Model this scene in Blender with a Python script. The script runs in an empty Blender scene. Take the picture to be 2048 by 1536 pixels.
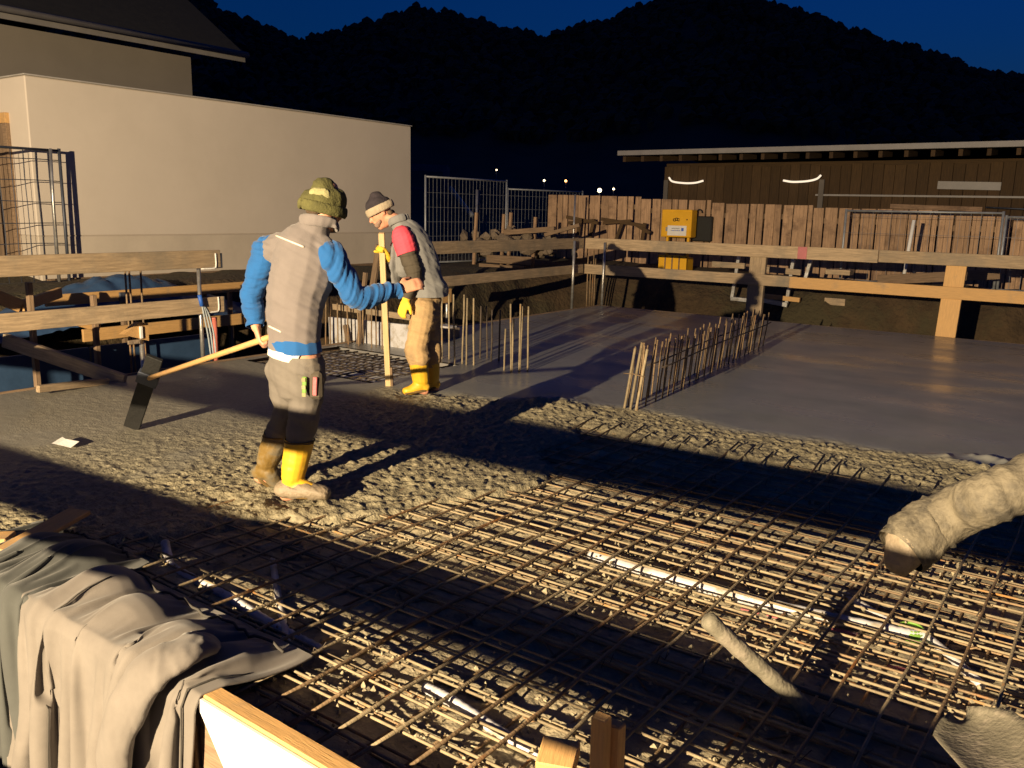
import bpy, bmesh, math, random
import numpy as np
from mathutils import Vector, Matrix, Quaternion

random.seed(7); rng = np.random.default_rng(7)
scene = bpy.context.scene
COL = scene.collection
R_ = math.radians

# ------------------------------------------------------------------ camera
CAM_H = 1.6; FPX = 1720.0
PITCH, ROLL, HEAD = R_(11.35), R_(1.24), R_(35.7)
cam_data = bpy.data.cameras.new('camera')
cam = bpy.data.objects.new('camera', cam_data); COL.objects.link(cam)
cam_data.sensor_width = 36.0; cam_data.lens = 36.0 * FPX / 2048.0
cam_data.clip_start = 0.05; cam_data.clip_end = 5000
CAM_M = (Matrix.Translation((0, 0, CAM_H)) @ Matrix.Rotation(HEAD, 4, 'Z')
         @ Matrix.Rotation(math.pi / 2 - PITCH, 4, 'X') @ Matrix.Rotation(ROLL, 4, 'Z'))
cam.matrix_world = CAM_M
scene.camera = cam

# ------------------------------------------------------------------ world: last blue of dusk
world = bpy.data.worlds.new('World'); scene.world = world; world.use_nodes = True
wn = world.node_tree; wn.nodes.clear()
sky = wn.nodes.new('ShaderNodeTexSky'); sky.sky_type = 'NISHITA'; sky.sun_disc = False
sky.sun_elevation = R_(0.6); sky.sun_rotation = R_(180); sky.altitude = 400
sky.air_density = 1.0; sky.dust_density = 0.1; sky.ozone_density = 7.0
bg = wn.nodes.new('ShaderNodeBackground'); bg.inputs['Strength'].default_value = 0.15
wo = wn.nodes.new('ShaderNodeOutputWorld')
wn.links.new(sky.outputs[0], bg.inputs[0]); wn.links.new(bg.outputs[0], wo.inputs[0])

# ------------------------------------------------------------------ the site floodlight, on its mast behind the photographer
LIGHT = Vector((-1.95, -7.0, 2.75))
ld = bpy.data.lights.new('floodlight', 'SPOT'); ld.energy = 17000; ld.color = (1.0, 0.77, 0.47)
ld.spot_size = R_(150); ld.spot_blend = 0.35; ld.shadow_soft_size = 0.04
lo = bpy.data.objects.new('floodlight', ld); COL.objects.link(lo)
lo.location = LIGHT
lo.rotation_euler = (Vector((-4.5, 8, 0.6)) - LIGHT).to_track_quat('-Z', 'Y').to_euler()

scene.view_settings.view_transform = 'Standard'; scene.view_settings.look = 'None'
scene.view_settings.exposure = 0.0; scene.view_settings.gamma = 1.0
scene.cycles.max_bounces = 6
scene.cycles.use_denoising = True

# ------------------------------------------------------------------ layout helpers (surveyed from the camera's position)
CR = np.array(CAM_M.to_3x3())
def ray(px, py): return CR @ np.array([(px - 1024) / FPX, -(py - 768) / FPX, -1.0])
CC = np.array([0, 0, CAM_H])
def gz(px, py, z=0.0): d = ray(px, py); return Vector(CC + d * (z - CAM_H) / d[2])
def gx(px, py, x): d = ray(px, py); return Vector(CC + d * x / d[0])
def gy(px, py, y): d = ray(px, py); return Vector(CC + d * y / d[1])
def gd(px, py, depth): return Vector(CC + ray(px, py) * depth)

# ------------------------------------------------------------------ noise in numpy
_lat = np.random.default_rng(3).random((256, 256))
def vnoise(x, y):
    xi = np.floor(x).astype(int); yi = np.floor(y).astype(int)
    fx = x - xi; fy = y - yi
    fx = fx * fx * (3 - 2 * fx); fy = fy * fy * (3 - 2 * fy)
    a = _lat[xi & 255, yi & 255]; b = _lat[(xi + 1) & 255, yi & 255]
    c = _lat[xi & 255, (yi + 1) & 255]; d = _lat[(xi + 1) & 255, (yi + 1) & 255]
    return (a * (1 - fx) + b * fx) * (1 - fy) + (c * (1 - fx) + d * fx) * fy
def fbm(x, y, o=4):
    s = 0; a = 1; t = 0
    for k in range(o):
        s = s + a * vnoise(x * 2 ** k + 17.3 * k, y * 2 ** k + 9.1 * k); t += a; a *= 0.5
    return s / t - 0.5
def sstep(a, b, x): t = np.clip((x - a) / (b - a), 0, 1); return t * t * (3 - 2 * t)

# ------------------------------------------------------------------ materials
MATS = {}
def mat(name, col, rough=0.7, var=0.25, scale=6.0, bump=0.3, bscale=60.0, metal=0.0, stretch=(1, 1, 1), col2=None,
        detail=6.0, dirt=None, dirt_scale=2.0, dirt_lo=0.5, dirt_hi=0.65, coat=0.0, spec=0.5, bdist=0.01, emit=None, estr=0.0, sheen=0.0):
    m = bpy.data.materials.new(name); m.use_nodes = True; nt = m.node_tree; N = nt.nodes; L = nt.links
    b = N['Principled BSDF']
    tc = N.new('ShaderNodeTexCoord'); mp = N.new('ShaderNodeMapping'); mp.inputs['Scale'].default_value = stretch
    L.new(tc.outputs['Object'], mp.inputs['Vector'])
    oi = N.new('ShaderNodeObjectInfo')
    add = N.new('ShaderNodeVectorMath'); add.operation = 'ADD'
    sc_ = N.new('ShaderNodeVectorMath'); sc_.operation = 'SCALE'; sc_.inputs[0].default_value = (37, 51, 73)
    L.new(oi.outputs['Random'], sc_.inputs['Scale']); L.new(mp.outputs[0], add.inputs[0]); L.new(sc_.outputs[0], add.inputs[1])
    n1 = N.new('ShaderNodeTexNoise'); n1.inputs['Scale'].default_value = scale; n1.inputs['Detail'].default_value = detail
    n1.inputs['Roughness'].default_value = 0.65
    L.new(add.outputs[0], n1.inputs['Vector'])
    r = N.new('ShaderNodeValToRGB'); c = Vector(col); c2 = Vector(col2) if col2 else c * (1 + var)
    lo_ = c * (1 - var)
    r.color_ramp.elements[0].position = 0.32; r.color_ramp.elements[1].position = 0.68
    r.color_ramp.elements[0].color = (*lo_, 1); r.color_ramp.elements[1].color = (*c2, 1)
    L.new(n1.outputs['Fac'], r.inputs[0])
    cur = r.outputs[0]
    # piece to piece variation
    hv = N.new('ShaderNodeHueSaturation'); mr = N.new('ShaderNodeMapRange')
    mr.inputs['To Min'].default_value = 1 - var * 0.6; mr.inputs['To Max'].default_value = 1 + var * 0.6
    L.new(oi.outputs['Random'], mr.inputs['Value']); L.new(mr.outputs[0], hv.inputs['Value']); L.new(cur, hv.inputs['Color'])
    cur = hv.outputs[0]
    if dirt:
        n3 = N.new('ShaderNodeTexNoise'); n3.inputs['Scale'].default_value = dirt_scale; n3.inputs['Detail'].default_value = 8
        n3.inputs['Roughness'].default_value = 0.7
        a2 = N.new('ShaderNodeVectorMath'); a2.operation = 'ADD'
        L.new(tc.outputs['Object'], a2.inputs[0]); L.new(sc_.outputs[0], a2.inputs[1]); L.new(a2.outputs[0], n3.inputs['Vector'])
        r3 = N.new('ShaderNodeValToRGB'); r3.color_ramp.elements[0].position = dirt_lo; r3.color_ramp.elements[1].position = dirt_hi
        L.new(n3.outputs['Fac'], r3.inputs[0])
        mx = N.new('ShaderNodeMix'); mx.data_type = 'RGBA'
        L.new(r3.outputs[0], mx.inputs['Factor']); L.new(cur, mx.inputs['A']); mx.inputs['B'].default_value = (*dirt, 1)
        cur = mx.outputs['Result']
    L.new(cur, b.inputs['Base Color'])
    rr = N.new('ShaderNodeMapRange'); rr.inputs['To Min'].default_value = max(0.02, rough - 0.12); rr.inputs['To Max'].default_value = min(1, rough + 0.12)
    L.new(n1.outputs['Fac'], rr.inputs['Value']); L.new(rr.outputs[0], b.inputs['Roughness'])
    b.inputs['Metallic'].default_value = metal; b.inputs['Specular IOR Level'].default_value = spec
    if coat: b.inputs['Coat Weight'].default_value = coat
    if sheen: b.inputs['Sheen Weight'].default_value = sheen; b.inputs['Sheen Roughness'].default_value = 0.5
    if emit: b.inputs['Emission Color'].default_value = (*emit, 1); b.inputs['Emission Strength'].default_value = estr
    if bump:
        n2 = N.new('ShaderNodeTexNoise'); n2.inputs['Scale'].default_value = bscale; n2.inputs['Detail'].default_value = 5
        L.new(add.outputs[0], n2.inputs['Vector'])
        bp = N.new('ShaderNodeBump'); bp.inputs['Strength'].default_value = bump; bp.inputs['Distance'].default_value = bdist
        L.new(n2.outputs['Fac'], bp.inputs['Height']); L.new(bp.outputs[0], b.inputs['Normal'])
    MATS[name] = m; return m

WOODS = (0.6, 8, 8)
mat('board_wood', (0.37, 0.275, 0.175), 0.75, 0.3, 7, 0.35, 26, stretch=WOODS, dirt=(0.20, 0.17, 0.13), dirt_scale=1.6, dirt_lo=0.48, dirt_hi=0.72)
mat('fresh_wood', (0.55, 0.33, 0.13), 0.7, 0.14, 11, 0.3, 34, stretch=WOODS, dirt=(0.30, 0.22, 0.14), dirt_scale=2.2, dirt_lo=0.56, dirt_hi=0.75)
mat('pale_wood', (0.56, 0.43, 0.23), 0.7, 0.15, 7, 0.3, 26, stretch=WOODS)
mat('old_wood', (0.20, 0.135, 0.085), 0.85, 0.35, 7, 0.4, 26, stretch=WOODS)
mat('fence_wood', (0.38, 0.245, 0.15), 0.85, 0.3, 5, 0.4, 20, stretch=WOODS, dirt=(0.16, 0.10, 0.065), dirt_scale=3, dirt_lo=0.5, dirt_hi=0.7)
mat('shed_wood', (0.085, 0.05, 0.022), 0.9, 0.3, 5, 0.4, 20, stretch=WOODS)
mat('white_panel', (0.74, 0.73, 0.72), 0.5, 0.05, 3, 0.08, 40, dirt=(0.42, 0.37, 0.30), dirt_scale=2.6, dirt_lo=0.60, dirt_hi=0.75)
mat('stained_ply', (0.20, 0.14, 0.075), 0.8, 0.35, 3, 0.3, 30, dirt=(0.30, 0.25, 0.17), dirt_scale=3, dirt_lo=0.5, dirt_hi=0.6)
mat('plaster', (0.60, 0.535, 0.47), 0.92, 0.03, 0.9, 0.4, 150, bdist=0.005, dirt=(0.53, 0.47, 0.405), dirt_scale=0.5, dirt_lo=0.42, dirt_hi=0.8)
mat('plinth', (0.50, 0.44, 0.37), 0.92, 0.08, 2, 0.4, 140, bdist=0.004)
mat('grey_plaster', (0.17, 0.15, 0.13), 0.92, 0.06, 1.2, 0.3, 120)
mat('roof_tile', (0.007, 0.0065, 0.007), 0.9, 0.3, 8)
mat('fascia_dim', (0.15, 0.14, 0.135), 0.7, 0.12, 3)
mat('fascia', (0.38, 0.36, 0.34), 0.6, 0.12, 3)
mat('steel', (0.50, 0.50, 0.50), 0.38, 0.2, 9, 0.15, 60, metal=0.75, dirt=(0.36, 0.33, 0.29), dirt_scale=7)
mat('zinc', (0.34, 0.36, 0.39), 0.5, 0.2, 9, 0.1, 60, metal=0.4)
mat('dark_zinc', (0.07, 0.08, 0.11), 0.5, 0.2, 9, 0.1, 60, metal=0.4)
mat('rebar', (0.24, 0.165, 0.095), 0.62, 0.3, 12, 0.8, 110, metal=0.25, stretch=(1, 0.1, 0.1), bdist=0.006,
    dirt=(0.38, 0.16, 0.045), dirt_scale=3.2, dirt_lo=0.56, dirt_hi=0.68)
mat('rebar_caked', (0.27, 0.215, 0.135), 0.8, 0.3, 14, 0.8, 110, stretch=(1, 0.1, 0.1), bdist=0.006, dirt=(0.40, 0.20, 0.06), dirt_scale=4.0, dirt_lo=0.60, dirt_hi=0.68)
mat('rebar_brown', (0.13, 0.095, 0.065), 0.65, 0.3, 12, 0.9, 110, metal=0.2, stretch=(1, 0.1, 0.1), bdist=0.006, dirt=(0.26, 0.21, 0.15), dirt_scale=5, dirt_lo=0.52, dirt_hi=0.66)
mat('dark_rebar', (0.085, 0.065, 0.05), 0.7, 0.3, 12, 0.6, 110, metal=0.2, stretch=(1, 0.1, 0.1))
mat('spacer', (0.50, 0.30, 0.10), 0.7, 0.3, 9)
mat('conduit', (0.52, 0.52, 0.55), 0.5, 0.1, 5, 0.15, 30, dirt=(0.33, 0.29, 0.23), dirt_scale=9, dirt_lo=0.5, dirt_hi=0.66)
mat('caked_pipe', (0.16, 0.145, 0.108), 0.75, 0.2, 9, 0.5, 70, dirt=(0.24, 0.21, 0.165), dirt_scale=12, dirt_lo=0.5, dirt_hi=0.62)
mat('hose', (0.06, 0.053, 0.042), 0.8, 0.25, 9, 0.8, 45, dirt=(0.16, 0.138, 0.098), dirt_scale=6, dirt_lo=0.40, dirt_hi=0.56)
mat('green_plastic', (0.16, 0.32, 0.05), 0.5, 0.15, 6)
mat('pink_plastic', (0.42, 0.12, 0.13), 0.5, 0.15, 6)
mat('red_pipe', (0.55, 0.16, 0.12), 0.5, 0.15, 6)
mat('blue_tape', (0.03, 0.12, 0.5), 0.5, 0.1, 6)
mat('cable', (0.33, 0.38, 0.42), 0.55, 0.1, 6)
mat('yellow_box', (0.75, 0.40, 0.012), 0.45, 0.08, 3, 0.05, 40)
mat('black', (0.009, 0.009, 0.009), 0.7, 0.2, 6)
mat('paper', (0.72, 0.71, 0.70), 0.7, 0.05, 9)
mat('print_blue', (0.05, 0.12, 0.5), 0.6, 0.1, 9)
mat('print_grey', (0.25, 0.24, 0.24), 0.6, 0.1, 9)
mat('earth', (0.055, 0.035, 0.017), 1.0, 0.4, 2.5, 1.0, 14, bdist=0.06, dirt=(0.055, 0.045, 0.022), dirt_scale=0.8, dirt_lo=0.45, dirt_hi=0.6)
mat('forest', (0.024, 0.026, 0.022), 1.0, 0.5, 0.06, 0)
mat('stone', (0.22, 0.17, 0.125), 0.9, 0.3, 9, 0.8, 30)
mat('tarp', (0.035, 0.075, 0.16), 0.5, 0.2, 5, 0.3, 12)
mat('form_blue', (0.025, 0.06, 0.13), 0.6, 0.2, 3, 0.2, 20)  # pit panels: blue sky-lit shade is put into this colour
mat('basement', (0.22, 0.21, 0.20), 0.9, 0.2, 2, 0.4, 30)
mat('vest_taupe', (0.18, 0.158, 0.156), 0.9, 0.08, 8, 0.5, 220, bdist=0.003, sheen=0.2)
mat('blue_shirt', (0.006, 0.10, 0.33), 0.85, 0.1, 8, 0.5, 260, bdist=0.003, sheen=0.2)
mat('beige_trouser', (0.165, 0.148, 0.132), 0.9, 0.12, 8, 0.5, 220, bdist=0.003, dirt=(0.26, 0.22, 0.17), dirt_scale=5, dirt_lo=0.5, dirt_hi=0.7)
mat('tan_trouser', (0.50, 0.34, 0.17), 0.9, 0.15, 8, 0.5, 220, bdist=0.003, dirt=(0.32, 0.22, 0.12), dirt_scale=5)
mat('yellow_boot', (0.78, 0.46, 0.03), 0.45, 0.1, 6, 0.15, 30, dirt=(0.55, 0.36, 0.08), dirt_scale=9, dirt_lo=0.55, dirt_hi=0.75)
mat('brown_boot', (0.20, 0.125, 0.03), 0.6, 0.3, 8, 0.4, 40, dirt=(0.17, 0.145, 0.10), dirt_scale=8, dirt_lo=0.42, dirt_hi=0.58)  # darker, browner version of the boot yellow with grey blotches
mat('boot_mud', (0.25, 0.20, 0.14), 0.6, 0.2, 12, 0.6, 60)
mat('boot_sole', (0.16, 0.10, 0.03), 0.8, 0.2, 12)
mat('grey_vest', (0.21, 0.21, 0.21), 0.9, 0.1, 8, 0.5, 220, bdist=0.003, sheen=0.2)
mat('pink_shirt', (0.80, 0.085, 0.13), 0.85, 0.1, 8, 0.4, 220, bdist=0.003)
mat('dark_sleeve', (0.085, 0.07, 0.05), 0.9, 0.2, 8, 0.5, 220, bdist=0.003)
mat('skin', (0.62, 0.30, 0.19), 0.55, 0.08, 9, 0.1, 90)
mat('hair', (0.10, 0.065, 0.04), 0.9, 0.3, 60, 0.8, 120)
mat('beard', (0.30, 0.20, 0.15), 0.9, 0.3, 60, 0.8, 120)
mat('olive_knit', (0.10, 0.095, 0.03), 0.95, 0.3, 14, 0.8, 120, bdist=0.006)
mat('pale_knit', (0.33, 0.31, 0.15), 0.95, 0.15, 20, 0.8, 120, bdist=0.006)
mat('dark_knit', (0.035, 0.028, 0.035), 0.95, 0.3, 14, 0.8, 120, bdist=0.006)
mat('cream_knit', (0.46, 0.38, 0.27), 0.95, 0.12, 14, 0.8, 120, bdist=0.006)
mat('yellow_glove', (0.85, 0.58, 0.05), 0.8, 0.12, 9, 0.3, 90)
mat('white_cloth', (0.75, 0.72, 0.66), 0.9, 0.05, 9)
mat('reflective', (0.72, 0.66, 0.56), 0.5, 0.05, 9)
mat('jacket_beige', (0.155, 0.138, 0.125), 0.9, 0.12, 6, 0.4, 300, bdist=0.002, sheen=0.15)
mat('jacket_green', (0.060, 0.064, 0.062), 0.9, 0.15, 6, 0.4, 300, bdist=0.002, sheen=0.15)
mat('jacket_lining', (0.06, 0.055, 0.05), 0.9, 0.15, 6, 0.3, 300)
mat('lamp_glow', (0.9, 0.8, 0.6), 0.5, 0, 3, 0, emit=(1.0, 0.75, 0.42), estr=6.0)
mat('lamp_orange', (0.9, 0.5, 0.2), 0.5, 0, 3, 0, emit=(1.0, 0.42, 0.12), estr=6.0)
mat('tube_glow', (0.9, 0.85, 0.75), 0.5, 0, 3, 0, emit=(1.0, 0.82, 0.62), estr=0.9)

def concrete_mat():
    m = bpy.data.materials.new('wet_concrete'); m.use_nodes = True; nt = m.node_tree; N = nt.nodes; L = nt.links
    b = N['Principled BSDF']; tc = N.new('ShaderNodeTexCoord')
    at = N.new('ShaderNodeAttribute'); at.attribute_name = 'rough'
    n = N.new('ShaderNodeTexNoise'); n.inputs['Scale'].default_value = 1.4; n.inputs['Detail'].default_value = 9; n.inputs['Roughness'].default_value = 0.7
    L.new(tc.outputs['Object'], n.inputs['Vector'])
    r1 = N.new('ShaderNodeValToRGB'); r1.color_ramp.elements[0].position = 0.3; r1.color_ramp.elements[1].position = 0.7
    r1.color_ramp.elements[0].color = (0.19, 0.195, 0.185, 1); r1.color_ramp.elements[1].color = (0.28, 0.28, 0.262, 1)
    L.new(n.outputs['Fac'], r1.inputs[0])
    n2 = N.new('ShaderNodeTexNoise'); n2.inputs['Scale'].default_value = 30; n2.inputs['Detail'].default_value = 8
    L.new(tc.outputs['Object'], n2.inputs['Vector'])
    r2 = N.new('ShaderNodeValToRGB'); r2.color_ramp.elements[0].position = 0.3; r2.color_ramp.elements[1].position = 0.7
    r2.color_ramp.elements[0].color = (0.185, 0.162, 0.105, 1); r2.color_ramp.elements[1].color = (0.335, 0.295, 0.195, 1)
    L.new(n2.outputs['Fac'], r2.inputs[0])
    mx = N.new('ShaderNodeMix'); mx.data_type = 'RGBA'
    L.new(at.outputs['Fac'], mx.inputs['Factor']); L.new(r1.outputs[0], mx.inputs['A']); L.new(r2.outputs[0], mx.inputs['B'])
    L.new(mx.outputs['Result'], b.inputs['Base Color'])
    # trowelled part is wet and glossy, raw part matt
    ns = N.new('ShaderNodeTexNoise'); ns.inputs['Scale'].default_value = 1.3; ns.inputs['Detail'].default_value = 6
    mp = N.new('ShaderNodeMapping'); mp.inputs['Scale'].default_value = (0.7, 1.6, 1); mp.inputs['Rotation'].default_value = (0, 0, R_(20))
    L.new(tc.outputs['Object'], mp.inputs['Vector']); L.new(mp.outputs[0], ns.inputs['Vector'])
    ra = N.new('ShaderNodeMapRange'); ra.inputs['From Min'].default_value = 0.3; ra.inputs['From Max'].default_value = 0.7
    ra.inputs['To Min'].default_value = 0.20; ra.inputs['To Max'].default_value = 0.46
    L.new(ns.outputs['Fac'], ra.inputs['Value'])
    rm = N.new('ShaderNodeMix'); rm.data_type = 'FLOAT'
    L.new(at.outputs['Fac'], rm.inputs['Factor']); L.new(ra.outputs[0], rm.inputs['A']); rm.inputs['B'].default_value = 0.72
    L.new(rm.outputs['Result'], b.inputs['Roughness'])
    nb = N.new('ShaderNodeTexNoise'); nb.inputs['Scale'].default_value = 75; nb.inputs['Detail'].default_value = 5
    L.new(tc.outputs['Object'], nb.inputs['Vector'])
    bs = N.new('ShaderNodeMapRange'); bs.inputs['To Min'].default_value = 0.05; bs.inputs['To Max'].default_value = 0.9
    L.new(at.outputs['Fac'], bs.inputs['Value'])
    bp = N.new('ShaderNodeBump'); bp.inputs['Distance'].default_value = 0.012
    L.new(bs.outputs[0], bp.inputs['Strength']); L.new(nb.outputs['Fac'], bp.inputs['Height']); L.new(bp.outputs[0], b.inputs['Normal'])
    MATS['wet_concrete'] = m
concrete_mat()

def deck_mat():
    m = mat('deck', (0.32, 0.275, 0.185), 0.85, 0.3, 5.0, 0.9, 45, bdist=0.012, dirt=(0.17, 0.145, 0.10), dirt_scale=4, dirt_lo=0.52, dirt_hi=0.66)
deck_mat()

# ------------------------------------------------------------------ object helpers
def link(name, me, m, parent=None, mw=None):
    o = bpy.data.objects.new(name, me); COL.objects.link(o)
    mw = mw or Matrix.Identity(4)
    if parent is not None:
        o.parent = parent
        mw = WORLD[parent.name].inverted() @ mw
        WORLD[o.name] = WORLD[parent.name] @ mw
    else:
        WORLD[o.name] = mw.copy()
    o.matrix_local = mw
    if m and not me.materials: me.materials.append(MATS[m])
    return o
WORLD = {}
def tag(o, label, cat, group=None, kind=None):
    o['label'] = label; o['category'] = cat
    if group: o['group'] = group
    if kind: o['kind'] = kind
    return o
def thing(name, label, cat, loc, group=None):
    o = bpy.data.objects.new(name, None); COL.objects.link(o); o.empty_display_size = 0.1
    o.location = loc; WORLD[o.name] = Matrix.Translation(loc)
    return tag(o, label, cat, group)
def struct(o): o['kind'] = 'structure'; return o
def mesh(name, v, f, smooth=False):
    me = bpy.data.meshes.new(name); me.from_pydata([tuple(map(float, p)) for p in v], [], f); me.update()
    if smooth: me.polygons.foreach_set('use_smooth', [True] * len(me.polygons))
    return me
def grid_mesh(name, X, Y, Z, keep=None, smooth=True):
    h, w = X.shape
    me = bpy.data.meshes.new(name)
    idx = np.arange(h * w).reshape(h, w)
    q = np.stack([idx[:-1, :-1], idx[:-1, 1:], idx[1:, 1:], idx[1:, :-1]], -1).reshape(-1, 4)
    if keep is not None: q = q[keep.reshape(-1)]
    me.vertices.add(h * w); me.vertices.foreach_set('co', np.stack([X, Y, Z], -1).reshape(-1).astype(np.float32))
    me.loops.add(len(q) * 4); me.loops.foreach_set('vertex_index', q.reshape(-1).astype(np.int32))
    me.polygons.add(len(q)); me.polygons.foreach_set('loop_start', np.arange(0, len(q) * 4, 4, dtype=np.int32))
    me.polygons.foreach_set('loop_total', np.full(len(q), 4, np.int32))
    me.update(calc_edges=True)
    if smooth: me.polygons.foreach_set('use_smooth', np.ones(len(q), bool))
    return me
BOXC = {}
def box_mesh(sx, sy, sz, bev=0.004):
    key = (round(sx, 3), round(sy, 3), round(sz, 3), bev)
    if key in BOXC: return BOXC[key]
    bm = bmesh.new(); bmesh.ops.create_cube(bm, size=1.0)
    for v in bm.verts: v.co = Vector((v.co.x * sx, v.co.y * sy, v.co.z * sz))
    if bev: bmesh.ops.bevel(bm, geom=bm.edges[:], offset=min(bev, 0.3 * min(sx, sy, sz)), segments=1, affect='EDGES')
    me = bpy.data.meshes.new('box'); bm.to_mesh(me); bm.free(); BOXC[key] = me; return me
def frame(p0, p1, up=Vector((0, 0, 1))):
    p0 = Vector(p0); p1 = Vector(p1); x = (p1 - p0).normalized(); up = Vector(up)
    y = up.cross(x)
    if y.length < 1e-4: y = Vector((0, 1, 0)).cross(x)
    y.normalize(); z = x.cross(y)
    m = Matrix((x, y, z)).transposed().to_4x4(); m.translation = (p0 + p1) / 2
    return m
def board(name, p0, p1, wid, thick, m, parent=None, up=(0, 0, 1), bev=0.004):
    """plank from p0 to p1; wid along 'up', thick across; local x is the grain"""
    L = (Vector(p1) - Vector(p0)).length
    me = box_mesh(L, thick, wid, bev)
    if me.materials and me.materials[0] != MATS[m]: me = me.copy(); me.materials.clear()
    return link(name, me, m, parent, frame(p0, p1, Vector(up)))
def box(name, c, size, m, parent=None, rotz=0, bev=0.004):
    me = box_mesh(*size, bev)
    if me.materials and me.materials[0] != MATS[m]: me = me.copy(); me.materials.clear()
    return link(name, me, m, parent, Matrix.Translation(c) @ Matrix.Rotation(rotz, 4, 'Z'))
def tube_geo(pts, rad, n=8, caps=True, V=None, F=None):
    V = [] if V is None else V; F = [] if F is None else F
    pts = [Vector(p) for p in pts]; k = len(pts); b0 = len(V)
    if not hasattr(rad, '__len__'): rad = [rad] * k
    t = (pts[1] - pts[0]).normalized(); a = t.orthogonal().normalized()
    for i, p in enumerate(pts):
        tt = (pts[min(i + 1, k - 1)] - pts[max(i - 1, 0)]).normalized()
        a = (a - tt * a.dot(tt)).normalized(); b = tt.cross(a)
        for j in range(n):
            w = 2 * math.pi * j / n
            V.append(p + (a * math.cos(w) + b * math.sin(w)) * rad[i])
    for i in range(k - 1):
        for j in range(n):
            F.append((b0 + i * n + j, b0 + i * n + (j + 1) % n, b0 + (i + 1) * n + (j + 1) % n, b0 + (i + 1) * n + j))
    if caps:
        F.append(tuple(b0 + j for j in range(n))[::-1]); F.append(tuple(b0 + (k - 1) * n + j for j in range(n)))
    return V, F
def tube(name, pts, rad, m, parent=None, n=8, smooth=True):
    c = Vector(pts[0]); 
    mw = frame(pts[0], pts[-1]); inv = mw.inverted()
    V, F = tube_geo([inv @ Vector(p) for p in pts], rad, n)
    me = mesh(name, V, F, smooth)
    return link(name, me, m, parent, mw)
def rod(name, p0, p1, r, m, parent=None, n=6, sag=0.004, seg=None):
    p0 = Vector(p0); p1 = Vector(p1); L = (p1 - p0).length; seg = seg or max(2, int(L / 0.3))
    ph = random.random() * 9
    pts = []
    for i in range(seg + 1):
        t = i / seg; p = p0.lerp(p1, t)
        if 0 < i < seg: p = p + Vector((math.sin(ph + 5 * t), math.cos(2 * ph + 7 * t), math.sin(3 * ph + 6 * t))) * sag
        pts.append(p)
    return tube(name, pts, r, m, parent, n)
def catmull(P, n=8):
    P = [Vector(p) for p in P]; out = []
    Q = [P[0] * 2 - P[1]] + P + [P[-1] * 2 - P[-2]]
    for i in range(1, len(Q) - 2):
        for k in range(n):
            t = k / n; a, b, c, d = Q[i - 1], Q[i], Q[i + 1], Q[i + 2]
            out.append(0.5 * ((2 * b) + (c - a) * t + (2 * a - 5 * b + 4 * c - d) * t * t + (3 * b - a - 3 * c + d) * t ** 3))
    out.append(P[-1]); return out

# ================================================================== THE SETTING
SX0, SX1, SY0, SY1 = -7.62, 3.4, 1.5, 13.25      # slab outline
# ---- ground: site level round an excavation
def ground_z(X, Y):
    dx = np.maximum(np.maximum(SX0 - X, X - SX1), 0); dy = np.maximum(np.maximum(0.9 - Y, Y - SY1), 0)
    d = np.sqrt(dx * dx + dy * dy)
    n = fbm(X * 0.7 + 40, Y * 0.7 + 11, 5)
    left = sstep(0, 1, (SX0 - X) / 0.5) * sstep(9.0, 7.5, Y)           # wider working space on the house side
    w0 = 0.45 + 1.3 * left; w1 = 2.5 + 0.9 * left
    top = 0.5 + 0.12 * fbm(X * 0.3, Y * 0.3, 3)
    z = -2.6 + (top + 2.6) * sstep(w0, w1, d + n * 0.9) + n * 0.22 * sstep(0.2, 1.5, d)
    near = sstep(0.35, -0.2, Y)                                            # firm ground at the photographer's feet
    z = z * (1 - near) + (-0.05 + 0.03 * n) * near
    inside = (d < 0.02)
    z = np.where(inside & (near < 0.01), -2.7, z)
    far = sstep(60, 150, np.hypot(X, Y))
    return z + far * 2.0 * fbm(X * 0.01, Y * 0.01, 3)
def axis(lo, a, b, hi, fine, n):
    m = np.arange(a, b, fine)
    l = a - (np.geomspace(1, 1 + (a - lo), n) - 1)[::-1][:-1]; r = b + (np.geomspace(1, 1 + (hi - b), n) - 1)
    return np.concatenate([l, m, r])
gx_, gy_ = np.meshgrid(axis(-900, -16, 5, 900, 0.09, 50), axis(-200, -2, 20, 1200, 0.09, 50))
struct(link('ground', grid_mesh('ground', gx_, gy_, ground_z(gx_, gy_)), 'earth'))

# ---- hills with a wood on them
HP = [(-70, 3.0), (-40, 4.0), (-20, 5.2), (0, 6.6), (6.5, 7.7), (8, 8.0), (11.7, 9.4), (15.8, 10.6), (19, 11.9), (21.7, 12.6), (24.7, 13.1), (27.7, 12.5), (31, 11.4),
      (34.6, 10.6), (38.5, 11.4), (42.2, 12.0), (46.2, 10.7), (49.5, 9.8), (52, 10.6), (54.7, 11.6), (60, 12.5), (70, 12), (90, 9), (120, 6)]
haz = np.array([p[0] for p in HP]); hel = np.array([p[1] for p in HP])
def hill_pt(az, t):
    el = np.interp(az, haz, hel) + 0.35 * fbm(az * 0.9, az * 0 + 3, 3) - 0.45
    d = 140 + 330 * t
    prof = sstep(0, 1, t) * 0.55 + 0.45 * t
    top = 1.6 + (140 + 330) * np.tan(np.radians(el))
    z = prof * top + 5 * fbm(az * 0.4, t * 6, 4) * t * (1 - t) * 4
    back = np.maximum(t - 1, 0); z = np.where(t > 1, top - back * 160, z)
    a = np.radians(az)
    return -np.sin(a) * d, np.cos(a) * d, z
AZ, TT = np.meshgrid(np.linspace(-70, 120, 330), np.linspace(0, 1.5, 60))
hx, hy, hz = hill_pt(AZ, TT)
struct(link('hills', grid_mesh('hills', hx, hy, hz - 0.5), 'forest'))
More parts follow.
